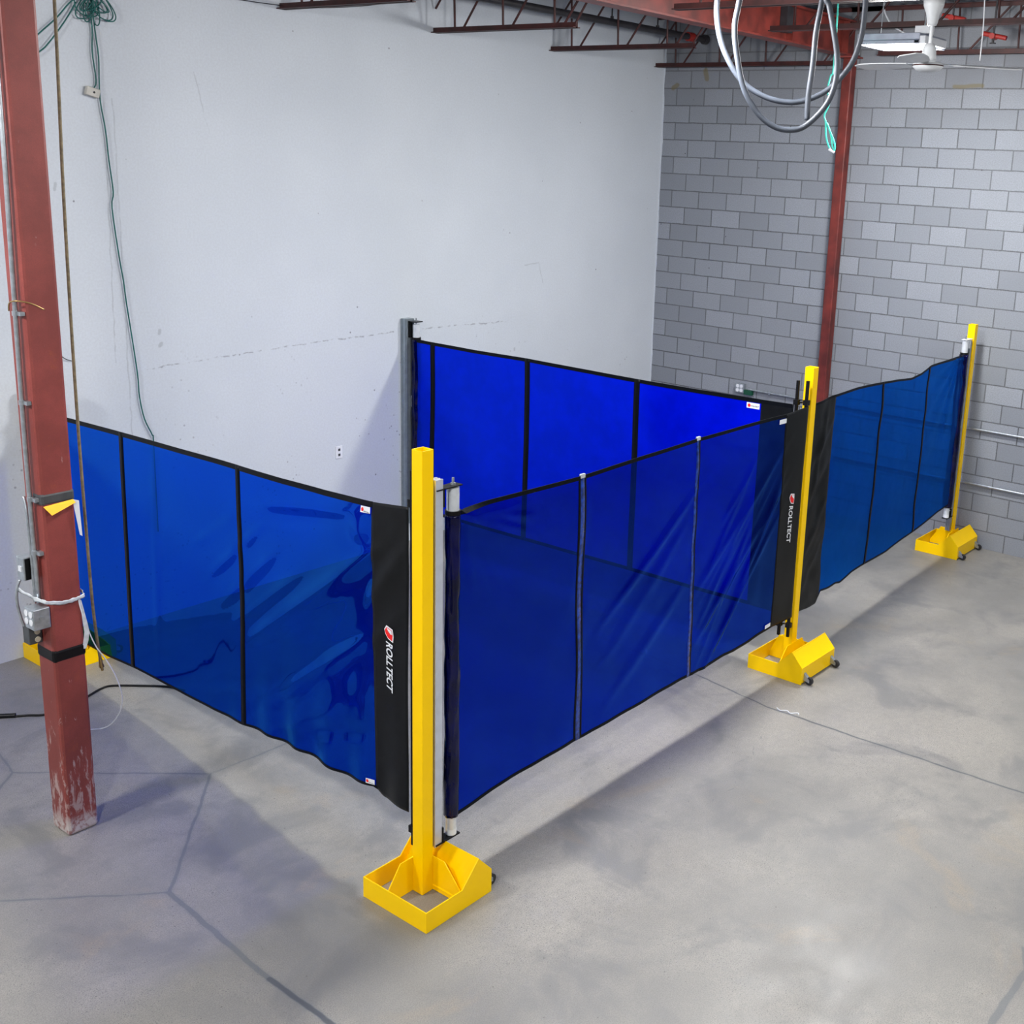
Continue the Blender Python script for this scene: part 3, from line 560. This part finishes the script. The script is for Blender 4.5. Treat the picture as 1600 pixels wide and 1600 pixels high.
# ------------------------------------------------------------------ yellow post stands
def stand(x,y,rot,H,label,W=.50,D=.49,py=0.0,qx=0.0):
    o=empty('post_stand',(x,y,0),label,'post stand','yellow post stands')
    T=Matrix.Translation((x,y,0))@Matrix.Rotation(rot,4,'Z')
    Rz=Matrix.Rotation(rot,3,'Z')
    X=Rz@Vector((1,0,0)); Y=Rz@Vector((0,1,0))
    t=.006; h=.12; a=.0381
    yb=D/2; yf=-D/2
    def P(*q): return T@Vector(q)
    # open-topped square tube
    mb=MB(); o4=[(-a,-a),(a,-a),(a,a),(-a,a)]; i4=[(q[0]*.88,q[1]*.88) for q in o4]
    v=[T@Vector((q[0]+qx,q[1]+py,z)) for z in (0.002,H) for q in o4]+[T@Vector((q[0]+qx,q[1]+py,z)) for z in (H-.6,H) for q in i4]
    fs=[(i,(i+1)%4,4+(i+1)%4,4+i) for i in range(4)]+[(8+(i+1)%4,8+i,12+i,12+(i+1)%4) for i in range(4)]+[(4+i,4+(i+1)%4,12+(i+1)%4,12+i) for i in range(4)]+[(3,2,1,0),(8,9,10,11)]
    mb.add(v,fs).build('post',M['yel'],o,bevel=.003)
    mb=MB()
    mb.box(-W/2+t,W/2-t,yb-t,yb,0.001,h,T)
    prof=[(yb,0.001),(yb,h),(yf+.22,h),(yf+.10,.25),(yf,.14),(yf,0.001)]
    for sx in (-1,1):
        mb.prism([P(sx*(W/2-t/2),q[0],q[1]) for q in prof],X,t)
    mb.prism([P(0,yf,0.012),P(0,yf+t,0.012),P(0,yf+t,.14),P(0,yf,.14)],X,W-2*t)
    mb.prism([P(0,yf,.138),P(0,yf+.10,.249),P(0,yf+.10,.243),P(0,yf+t,.138)],X,W-2*t)
    mb.prism([P(0,yf+.10,.249),P(0,yf+.20,.03),P(0,yf+.194,.03),P(0,yf+.094,.247)],X,W-2*t)
    mb.build('base_frame',M['yel'],o)
    # full-width plate against the trough side of the post, and one fin to the back wall
    yp=py-a-.004; k=a+.085
    MB().prism([P(-W/2+t,yp,.003),P(-W/2+t,yp,.04),P(qx-k,yp,.205),P(qx+k,yp,.205),P(W/2-t,yp,.04),P(W/2-t,yp,.003)],Y,.007).build('gusset',M['yel'],o)
    xf=qx+a+.004
    MB().prism([P(xf,py-a,.003),P(xf,py-a,.205),P(xf,py+k,.205),P(xf,yb-t,.04),P(xf,yb-t,.003)],X,.007).build('gusset',M['yel'],o)
    for sx in (-1,1):
        cx_=sx*(W/2-.05)
        cst=MB().prism([P(cx_,yf-.001,.09),P(cx_,yf-.001,.03),P(cx_,yf-.05,.022),P(cx_,yf-.05,.045)],X,.030).build('caster',M['galv'],o)
        MB().cyl(P(cx_-.012,yf-.045,.032),P(cx_+.012,yf-.045,.032),.0315,20).build('wheel',M['rub'],cst)
    return o
def latch(o,x,y,z0,z1,dirv,name='latch_bar'):
    """black latch bar with two hooks towards the post"""
    b=MB().box(x-.011,x+.011,y-.011,y+.011,z0,z1).build(name,M['blk'],o,bevel=.002)
    for z in (z0+.10,z1-.17):
        a=Vector((x,y,z)); e=a+Vector(dirv)
        MB().cyl(a,e,.008,8).box(x-.02,x+.02,y-.02,y+.02,z-.02,z+.02).build('hook',M['blk'],b)
    return b
sN=stand(-8.095,-4.54,R(90),2.49,'yellow post on a square base, nearest in front of the corner',W=.49,D=.48,py=-.005,qx=.045)
latch(sN,-8.10,-4.435,.26,2.37,(.02,-.06,0))
sC=stand(-4.12,-4.535,0,2.455,'yellow post on a square base, in the middle joining three curtains',W=.54,D=.49,py=.035,qx=.02)
latch(sC,-4.185,-4.52,.27,2.36,(.05,.01,0)); latch(sC,-4.155,-4.42,.25,2.345,(.03,-.05,0)); latch(sC,-4.05,-4.475,.27,2.20,(-.03,-.02,0))
sF=stand(-.31,-4.28,0,2.44,'yellow post on a square base, farthest and close to the block wall',W=.55,D=.47,py=.0,qx=.07)
sL=stand(-7.815,-.25,R(90),2.2,'yellow base by the white wall, mostly hidden behind the near column',W=.48,D=.48,py=0.0)
# far post reaches a bit right of the base centre
# ------------------------------------------------------------------ roller curtains
def interp(L,s):
    if s<=L[0][0]: return L[0][1]
    for (a,za),(b,zb) in zip(L,L[1:]):
        if s<=b:
            t=(s-a)/(b-a); return za+(zb-za)*t
    return L[-1][1]
class Fab:
    def __init__(s,A,B,top,bot,w):
        s.A=Vector((*A,0)); d=Vector((*B,0))-s.A; s.len=d.length; s.d=d.normalized(); s.n=Vector((s.d.y,-s.d.x,0)); s.top=top;s.bot=bot;s.w=w
    def tp(s,q): return (interp(s.top,q-.02)+interp(s.top,q)+interp(s.top,q+.02))/3
    def bt(s,q): return (interp(s.bot,q-.02)+interp(s.bot,q)+interp(s.bot,q+.02))/3
    def pos(s,q,z,off=0):
        b,t=s.bt(q),s.tp(q); v=(z-b)/(t-b)
        return s.A+s.d*q+s.n*(s.w(q,z,v)+off)+Vector((0,0,z))
    def panel(s,q0,q1,name,mt,parent,du=.02,nz_=90,off=0,z0=0.,z1=1.,thick=0,sway=None):
        nu=max(2,int((q1-q0)/du)); v=[];fs=[]
        for i in range(nu+1):
            q=q0+(q1-q0)*i/nu; b,t=s.bt(q),s.tp(q)
            for j in range(nz_+1):
                vv=z0+(z1-z0)*j/nz_; z=b+(t-b)*vv; qq=q+(sway(z)*(q-q0)/(q1-q0) if sway else 0)
                v.append(s.pos(qq,z,off) if not sway else s.A+s.d*qq+s.n*(s.w(qq,z,vv)+off)+Vector((0,0,z)))
        m_=nz_+1
        fs=[(i*m_+j,(i+1)*m_+j,(i+1)*m_+j+1,i*m_+j+1) for i in range(nu) for j in range(nz_)]
        o=MB().add(v,fs,True).build(name,mt,parent)
        if thick: md=o.modifiers.new('s','SOLIDIFY'); md.thickness=thick; md.offset=0
        return o
    def hem(s,q0,q1,top,h,name,parent,mt=None,th=.004,off=0):
        nu=max(2,int((q1-q0)/.03)); v=[];fs=[]
        for i in range(nu+1):
            q=q0+(q1-q0)*i/nu; z=s.tp(q) if top else s.bt(q); za=z+.002 if top else z+h; zb=z-h if top else z-.002
            za_,zb_=min(za,s.tp(q)+.003),max(zb,s.bt(q)-.003)
            for o_,zz in ((th/2,za_),(th/2,zb_),(-th/2,zb_),(-th/2,za_)): v.append(s.pos(q,zz,off+o_))
        for i in range(nu): fs+=[(4*i+k,4*i+(k+1)%4,4*i+4+(k+1)%4,4*i+4+k) for k in range(4)]
        fs+=[(0,1,2,3),(4*nu+3,4*nu+2,4*nu+1,4*nu)]
        return MB().add(v,fs).build(name,mt or M['hem'],parent)
    def seam(s,q0,q1,w,name,parent,mt,th=.005,off=0):
        n=70; v=[];fs=[]
        for i in range(n+1):
            t=i/n; q=q0+(q1-q0)*t; z=s.bt(q)+(s.tp(q)-s.bt(q))*t
            for sg,o_ in ((-1,th/2),(1,th/2),(1,-th/2),(-1,-th/2)): v.append(s.pos(q+sg*w/2,z,off+o_))
        for i in range(n): fs+=[(4*i+k,4*i+(k+1)%4,4*i+4+(k+1)%4,4*i+4+k) for k in range(4)]
        fs+=[(0,1,2,3),(4*n+3,4*n+2,4*n+1,4*n)]
        return MB().add(v,fs,True).build(name,mt,parent)
def roll(parent,x,y,z0,z1,r,seed=0,mt=None):
    v=[];n=28;m_=110
    for j in range(m_+1):
        z=z0+(z1-z0)*j/m_
        for i in range(n):
            a=2*PI*i/n; k=noise.noise(Vector((math.cos(a)*1.6,math.sin(a)*1.6,z*3+seed)))*.008+noise.noise(Vector((math.cos(a)*3,math.sin(a)*3,z*9+seed)))*.006
            rr=r+k; v.append((x+rr*math.cos(a),y+rr*math.sin(a),z))
    fs=[(j*n+i,j*n+(i+1)%n,(j+1)*n+(i+1)%n,(j+1)*n+i) for j in range(m_) for i in range(n)]
    fs+=[list(range(n))[::-1],[m_*n+i for i in range(n)]]
    return MB().add(v,fs,True).build('rolled_vinyl',mt or M['roll'],parent)
def cassette(parent,x,y,side,zb,zt,rz0,rz1,raildist=.105,railw=.056,r=.04,rail_mat='alu',bracket='blk'):
    """side: unit vector from roll towards its post; rail, brackets, canister, lower tube"""
    sd=Vector((*side,0)); pr=sd.cross(Vector((0,0,1)))
    C_=Vector((x,y,0)); rc=C_+sd*raildist
    def bx(mb,c_,hs,hp,z0,z1):
        v=[c_+sd*a*hs+pr*b*hp+Vector((0,0,z)) for z in (z0,z1) for b in (-1,1) for a in (-1,1)]
        return mb.add(v,[(0,2,3,1),(4,5,7,6),(0,1,5,4),(2,6,7,3),(0,4,6,2),(1,3,7,5)])
    mb=MB(); h=railw/2
    for k in (-1,0,1):   # grooved extrusion: three ribs on a core
        bx(mb,rc+pr*k*h*.78,h,h*.2,zb,zt)
    bx(mb,rc,h*.8,h*.8,zb+.002,zt-.002)
    mb.build('rail',M[rail_mat],parent)
    # top bracket
    mb=MB(); bx(mb,C_+sd*(raildist/2-.01),raildist/2+.03,.03,rz1+.152,rz1+.158); bx(mb,rc-sd*(h+.006),.003,.03,rz1+.06,rz1+.158)
    mb.build('top_bracket',M[bracket],parent)
    MB().cyl(C_+Vector((0,0,rz1+.02)),C_+Vector((0,0,rz1+.145)),.033,24).build('canister',M['can'],parent,bevel=.002)
    MB().cyl(C_+Vector((0,0,rz1+.145)),C_+Vector((0,0,rz1+.195)),.007,10).cyl(C_+Vector((0,0,rz1+.158)),C_+Vector((0,0,rz1+.168)),.014,6).build('spindle',M['galv'],parent)
    MB().cyl(C_+Vector((0,0,rz1+.0)),C_+Vector((0,0,rz1+.022)),.042,24).build('collar',M['blk'],parent)
    MB().cyl(C_+Vector((0,0,rz0-.115)),C_+Vector((0,0,rz0)),.030,24).build('lower_tube',M['can'],parent)
    MB().cyl(C_+Vector((0,0,rz0-.112)),C_+Vector((0,0,rz0-.08)),.0305,24).build('tube_label',M['logow'],parent)
    mb=MB(); bx(mb,C_+sd*(raildist/2-.01),raildist/2+.03,.03,rz0-.124,rz0-.116); bx(mb,rc-sd*(h+.006),.004,.03,rz0-.124,rz0-.03)
    mb.build('bottom_bracket',M['blk'],parent)
    mb=MB()
    for zz in (rz0-.05,rz1+.09,rz1+.12): mb.cyl(rc-sd*(h+.008)+pr*.012+Vector((0,0,zz)),rc-sd*(h+.014)+pr*.012+Vector((0,0,zz)),.006,10)
    mb.build('screws',M['can'],parent)
def text_mesh(body,size,bold=.022,shear=.25,sx=.74,spacing=1.0):
    cu=bpy.data.curves.new('t','FONT'); cu.body=body; cu.size=size; cu.offset=bold*size; cu.shear=shear; cu.space_character=spacing; cu.align_x='LEFT'; cu.resolution_u=3
    ob=bpy.data.objects.new('t',cu); COL.objects.link(ob); dg=bpy.context.evaluated_depsgraph_get(); dg.update()
    me=bpy.data.meshes.new_from_object(ob.evaluated_get(dg)); bpy.data.objects.remove(ob)
    v=[(p.co.x*sx,p.co.y) for p in me.vertices]; fs=[list(p.vertices) for p in me.polygons]; return v,fs
def logo(F,parent,qc,ztop,H,flip=1,off=.006):
    """vertical wordmark reading downwards; H total height of mark+text; letters' tops point to +q*flip"""
    v,fs=text_mesh('ROLLTECT',1.0)
    xs=[a for a,b in v]; L_=max(xs)-min(xs); sc_=(H*.765)/L_; capz=.70*sc_
    zt=ztop-H*.235
    vv=[F.pos(qc+flip*(b*sc_-capz/2),zt-(a-min(xs))*sc_,off) for a,b in v]
    lg=MB().add(vv,fs).build('wordmark',M['logow'],parent)
    # shield: white outline behind, red face, pale highlight corner
    Wd=H*.20; Hh=H*.235
    def shp(k): return [(a*k,b*k) for a,b in ((-.5,.19),(-.25,.5),(.45,.37),(.5,-.08),(.43,-.5),(-.11,-.37),(-.36,-.08))]
    zc=ztop-Hh*.45
    def face(k,o_): return [F.pos(qc+flip*a*Wd*1.0,zc+b*Hh,off+o_) for a,b in shp(k)]
    MB().add(face(1.0,.0),[list(range(7))]).build('shield_outline',M['logow'],lg)
    MB().add(face(.80,.0015),[list(range(7))]).build('shield_face',M['logor'],lg)
    p=[(-.17,.37),(.36,.27),(.38,.02),(.22,.02),(.0,.2)]
    MB().add([F.pos(qc+flip*a*Wd,zc+b*Hh,off+.003) for a,b in p],[tuple(range(5))]).build('shield_highlight',M['logow'],lg)
    return lg
def label_tag(F,parent,q0,q1,top,dz=.03,h=.035,off=.006,red=True):
    qa,qb=q0,q1
    zf=(lambda q:F.tp(q)-dz) if top else (lambda q:F.bt(q)+dz+h)
    o=MB().add([F.pos(qa,zf(qa),off),F.pos(qb,zf(qb),off),F.pos(qb,zf(qb)-h,off),F.pos(qa,zf(qa)-h,off)],[(0,1,2,3)]).build('label',M['logow'],parent)
    if red:
        qm=qa+(qb-qa)*.2; z=zf(qm)-h/2; w=h*.33
        MB().add([F.pos(qm+w*math.cos(a*PI/3),z+w*math.sin(a*PI/3),off+.0015) for a in range(6)],[list(range(6))]).build('label_mark',M['logor'],o)
        v,fs=text_mesh('ROLLTECT',h*.5,sx=1.1); w=max(a for a,b in v); k=(qb-qa)*.62/w; q0_=qa+(qb-qa)*.34; 
        MB().add([F.pos(q0_+a*k,zf(q0_)-h*.65+b*k,off+.0015) for a,b in v],fs).build('label_text',M['tape'],o)
    return o
G0=0
def G_(x,c_,w): return math.exp(-((x-c_)/w)**2)
S_=lambda x,a,b: max(0,min(1,(x-a)/(b-a)))**2*(3-2*max(0,min(1,(x-a)/(b-a))))
# ---- front curtain (roller on near post, latched to middle post)
def ridge(q,z,a,b,amp,w,asym=1.0):
    """one crease from a to b, tapering to both ends"""
    dx,dz=b[0]-a[0],b[1]-a[1]; L=math.hypot(dx,dz); t=((q-a[0])*dx+(z-a[1])*dz)/L/L; d=((q-a[0])*dz-(z-a[1])*dx)/L
    if t<-.15 or t>1.15: return 0
    ta=S_(t,-.15,.3)*(1-S_(t,.7,1.15)); ww=w*(.6+.4*ta)
    return amp*ta*math.exp(-(d/ww)**2)
_r=random.Random(3); FR=[((2.25,1.80),(1.2,1.10),.012,.035),((2.1,1.55),(1.25,.85),.009,.05),((2.15,1.15),(1.3,.55),.012,.05),((3.42,1.60),(2.25,.62),.013,.035),((3.40,1.90),(2.3,1.05),.012,.04),((3.38,1.38),(2.5,.52),.010,.03)]
for k in range(16):
    z=_r.uniform(1.0,2.0); L_=_r.uniform(.5,1.3); a=_r.uniform(.72,.98); q0=_r.uniform(2.9,3.42)
    FR.append(((q0,z),(q0-L_*math.cos(a),z-L_*math.sin(a)),_r.uniform(.003,.009),_r.uniform(.012,.03)))
for k in range(9):
    a=.12+.15*k+_r.uniform(-.04,.04); L_=_r.uniform(.3,.75)
    FR.append(((.0,2.13),(L_*math.cos(a),2.13-L_*math.sin(a)),_r.uniform(.005,.011),.022))
def wF(q,z,v):
    w=.012*math.sin(q*1.7)*v
    for a,b,c_,d in FR: w+=ridge(q,z,a,b,c_,d)
    w+=.010*noise.noise(Vector((q*1.6,z*1.2,7)))+.006*G_(q,1.0,.05)*math.sin(z*7+1)+.003*G_(q,2.23,.05)*math.sin(z*17)
    w+=.006*noise.noise(Vector((q*5,z*2,17)))*(1-v)
    return w
F=Fab((-7.87,-4.53),(-4.16,-4.53),[(0,2.134),(.2,2.143),(.553,2.14),(.968,2.134),(1.556,2.145),(2.208,2.149),(2.754,2.147),(3.363,2.145),(3.70,2.163)],
 [(0,.376),(.443,.409),(1.022,.42),(1.614,.42),(2.223,.427),(2.45,.42),(2.701,.432),(2.85,.418),(3.059,.424),(3.2,.44),(3.387,.445),(3.7,.436)],wF)
F.n=Vector((0,-1,0))
cF=empty('welding_curtain',(-7.88,-4.5,0),'blue roller welding curtain in front, from the nearest post to the middle post','curtain','blue roller curtains')
for a,b in ((0,1.0),(1.0,2.23),(2.23,3.38)): F.panel(a,b,'vinyl_panel',M['vF'],cF)
F.seam(1.034,.974,.034,'seam',cF,M['seamb']); F.seam(2.239,2.218,.028,'seam',cF,M['seamb'])
F.hem(0,3.38,True,.022,'top_hem',cF); F.hem(0,3.38,False,.018,'bottom_hem',cF)
for q in (1.034,1.0,2.239): pass
for qa,qb in ((1.060,1.000),(1.008,.948),(2.260,2.238)): F.seam(qa,qb,.016,'seam_edge',cF,M['hem'],.004)
for q in (.975,2.218):
    MB().box(-.02,.02,-.006,.006,-.012,.012,Matrix.Translation(F.pos(q,F.tp(q)))).build('grommet',M['can'],cF)
F.panel(3.37,3.70,'leader_panel',M['bvin'],cF,thick=.003)
logo(F,cF,3.54,1.50,.40,1); label_tag(F,cF,3.28,3.375,True,red=False); label_tag(F,cF,3.28,3.36,False,dz=.02,h=.03,red=False)
roll(cF,-7.885,-4.50,.37,2.11,.040,1)
cassette(cF,-7.885,-4.50,(-1,0),.24,2.32,.37,2.11,.118,.05)
# ---- left curtain
LR=[((1.50,.52),(.34,1.36),.020,.050),((1.66,.90),(.27,1.88),.026,.060),((1.75,1.02),(1.0,1.55),.014,.04),((1.9,1.12),(1.25,1.62),.012,.035),((2.1,1.22),(1.4,1.74),.012,.035),((2.25,1.40),(1.65,1.75),.008,.04),
 ((1.3,.45),(.5,.95),.010,.05),((1.5,1.86),(.35,2.06),.012,.04),((1.55,1.75),(.6,1.95),-.010,.05),((.9,.6),(.35,.8),-.008,.05),((.35,1.55),(.02,1.95),.012,.05),((.33,1.3),(.05,1.6),.008,.04),((2.72,1.9),(2.78,.5),.005,.05)]
def wL(q,z,v):
    w=-.05*math.sin(min(1,q/4)*PI)*(.5+.5*v)
    for a,b,c_,d in LR: w+=ridge(q,z,a,b,c_,d)*(1-.85*G_(q,1.69,.07))
    w+=.030*math.exp(-((q-.42)/.09)**2-((z-1.95)/.07)**2)*.6
    e=1-S_(q,1.2,2.3)
    w+=.012*e*noise.noise(Vector((q*1.8,z*1.3,9)))+.008*noise.noise(Vector((q*.8,z*.8,4)))
    w+=.012*math.sin(q*19)*(1-v)**4*e
    return w
Lc=Fab((-8.12,-4.42),(-7.83,-.36),[(0,2.179),(.164,2.156),(.332,2.132),(.766,2.091),(1.208,2.061),(1.712,2.041),(2.38,2.008),(3.164,1.975),(4.07,1.938)],
 [(-.021,.462),(.106,.461),(.266,.44),(.306,.480),(.515,.445),(.7,.43),(.959,.423),(1.231,.389),(1.704,.341),(2.388,.289),(3.127,.252),(3.523,.216),(4.07,.20)],wL)
Lc.n=Vector((-Lc.d.y,Lc.d.x,0))
cL=empty('welding_curtain',(-7.83,-.36,0),'glossy blue roller welding curtain on the left, from the nearest post to the white wall','curtain','blue roller curtains')
for a,b in ((.30,1.69),(1.69,3.155),(3.155,4.03)): Lc.panel(a,b,'vinyl_panel',M['vL'],cL)
Lc.seam(1.689,1.69,.045,'seam',cL,M['hem']); Lc.seam(3.157,3.154,.05,'seam',cL,M['hem'])
Lc.hem(.3,4.03,True,.03,'top_hem',cL); Lc.hem(.3,4.03,False,.014,'bottom_hem',cL)
Lc.panel(.0,.31,'leader_panel',M['bvin'],cL,thick=.003)
logo(Lc,cL,.155,1.487,.375,-1); label_tag(Lc,cL,.40,.315,True); label_tag(Lc,cL,.38,.315,False,dz=.015,h=.03)
roll(cL,-7.83,-.345,.25,1.93,.036,5); cassette(cL,-7.83,-.345,(0,1),.12,2.1,.25,1.91,.075,.04)
# ---- back curtain
def wB(q,z,v):
    return .006*math.sin(q*2.2+z)+.014*noise.noise(Vector((q*1.2,z*1.0,11)))+.006*math.sin((q+z)*6)*noise.noise(Vector((q*.8,z*.8,3)))
Bc=Fab((-4.15,-.1),(-4.13,-4.4),[(0.,2.128),(.272,2.123),(.834,2.121),(1.499,2.131),(2.091,2.126),(2.762,2.126),(3.385,2.127),(3.994,2.137),(4.3,2.145)],[(0,.38),(4.3,.42)],wB)
Bc.n=Vector((-1,0,0))
cB=empty('welding_curtain',(-4.14,-.12,0),'bright blue roller welding curtain at the back, from the white wall to the middle post','curtain','blue roller curtains')
for a,b in ((.04,.28),(.28,1.515),(1.515,2.775),(2.775,4.0)): Bc.panel(a,b,'vinyl_panel',M['vB'],cB)
for q in (.28,1.515,2.775): Bc.seam(q,q,.06,'seam',cB,M['hem'])
Bc.hem(.04,4.27,True,.03,'top_hem',cB); Bc.hem(.04,4.0,False,.03,'bottom_hem',cB)
Bc.panel(3.99,4.28,'leader_panel',M['bvin'],cB,thick=.003)
label_tag(Bc,cB,3.86,3.98,True,dz=.035,h=.045)
roll(cB,-4.13,-.13,.37,2.12,.044,8)
rl=MB()
for k,(a,b) in enumerate(((-4.215,-4.20),(-4.185,-4.165),(-4.15,-4.135))): pass
rl.box(-4.215,-4.11,-.075,-.002,.22,2.32)
rl.box(-4.221,-4.215,-.070,-.055,.22,2.32).box(-4.221,-4.215,-.022,-.008,.22,2.32)
rl.box(-4.213,-4.203,-.082,-.075,.22,2.32).box(-4.122,-4.112,-.082,-.075,.22,2.32)
rl.build('rail',M['alud'],cB)
MB().box(-4.185,-4.14,-.088,-.075,2.14,2.30).box(-4.185,-4.08,-.17,-.075,2.292,2.30).build('top_bracket',M['blk'],cB)
MB().cyl((-4.13,-.13,2.14),(-4.13,-.13,2.268),.035,24).build('canister',M['can'],cB); MB().cyl((-4.13,-.13,2.12),(-4.13,-.13,2.142),.046,24).build('collar',M['blk'],cB)
MB().cyl((-4.13,-.13,2.268),(-4.13,-.13,2.33),.007,8).build('spindle',M['galv'],cB)
MB().cyl((-4.13,-.13,.27),(-4.13,-.13,.37),.03,20).build('lower_tube',M['can'],cB)
MB().box(-4.155,-4.142,-.09,-.082,1.44,1.55).build('rail_sticker',M['logow'],cB)
# ---- right curtain (roller at far post)
RRD=[((.42,2.0),(.05,1.6),.012,.04),((.40,1.6),(.05,1.25),-.012,.05),((.40,1.3),(.08,.9),.012,.04),((.38,.95),(.05,.6),.010,.04),((.3,2.1),(.1,1.3),.010,.03)]
def wR(q,z,v):
    w=sum(ridge(q,z,a,b,c_,d) for a,b,c_,d in RRD)+.014*noise.noise(Vector((q*1.5,z*1.3,21)))+.008*math.sin(z*13+1.5*q)*noise.noise(Vector((q*.7,z*.7,13)))*1.6
    a=math.atan2(2.15-z,3.38-q+.02); rr=math.hypot(3.38-q,2.15-z)
    w+=.012*math.exp(-rr/.45)*math.sin(a*16)*S_(rr,0,.12)
    w+=.02*G_(q,.2,.2)*noise.noise(Vector((q*5,z*5,2)))
    return w
Rc=Fab((-4.04,-4.5),(-.40,-4.31),[(0.,2.148),(.371,2.172),(.852,2.169),(1.439,2.141),(1.788,2.119),(2.11,2.09),(2.35,2.108),(2.592,2.153),(3.039,2.151),(3.6,2.151)],
 [(0,.43),(.2,.40),(.400,.39),(.430,.484),(.6,.465),(.75,.47),(.823,.447),(1.1,.475),(1.371,.47),(1.902,.454),(2.532,.489),(3.259,.534),(3.6,.54)],wR)
cR=empty('welding_curtain',(-.42,-4.31,0),'see-through blue roller welding curtain on the right, from the middle post to the farthest post','curtain','blue roller curtains')
for a,b in ((.42,1.41),(1.41,2.555),(2.555,3.56)): Rc.panel(a,b,'vinyl_panel',M['vR'],cR)
Rc.seam(1.383,1.444,.04,'seam',cR,M['hem']); Rc.seam(2.547,2.564,.04,'seam',cR,M['hem'])
Rc.hem(.05,3.56,True,.018,'top_hem',cR); Rc.hem(.42,3.56,False,.014,'bottom_hem',cR)
Rc.panel(.0,.425,'leader_panel',M['bvin'],cR,thick=.003)
roll(cR,-.42,-4.285,.50,2.14,.050,3); cassette(cR,-.42,-4.285,(1,0),.22,2.28,.50,2.14,.098,.05,rail_mat='alud',bracket='wplas')
# small bits on the floor
tag(MB().tube([(-4.86,-4.84,.003),(-4.88,-4.88,.003),(-4.85,-4.92,.003),(-4.87,-4.96,.003),(-4.83,-5.0,.003),(-4.85,-5.02,.003)],.004,6).build('string_scrap',M['wplas'],loc=(-4.85,-4.9,0)),'scrap of white string on the floor joint before the middle post','string')
# ------------------------------------------------------------------ world and render
w=bpy.data.worlds.new('world'); sc.world=w; w.use_nodes=True
w.node_tree.nodes['Background'].inputs[0].default_value=(.6,.65,.75,1); w.node_tree.nodes['Background'].inputs[1].default_value=.05
sc.view_settings.view_transform='Standard'; sc.view_settings.look='None'; sc.view_settings.gamma=1; sc.view_settings.use_curve_mapping=False
sc.view_settings.exposure=0.05
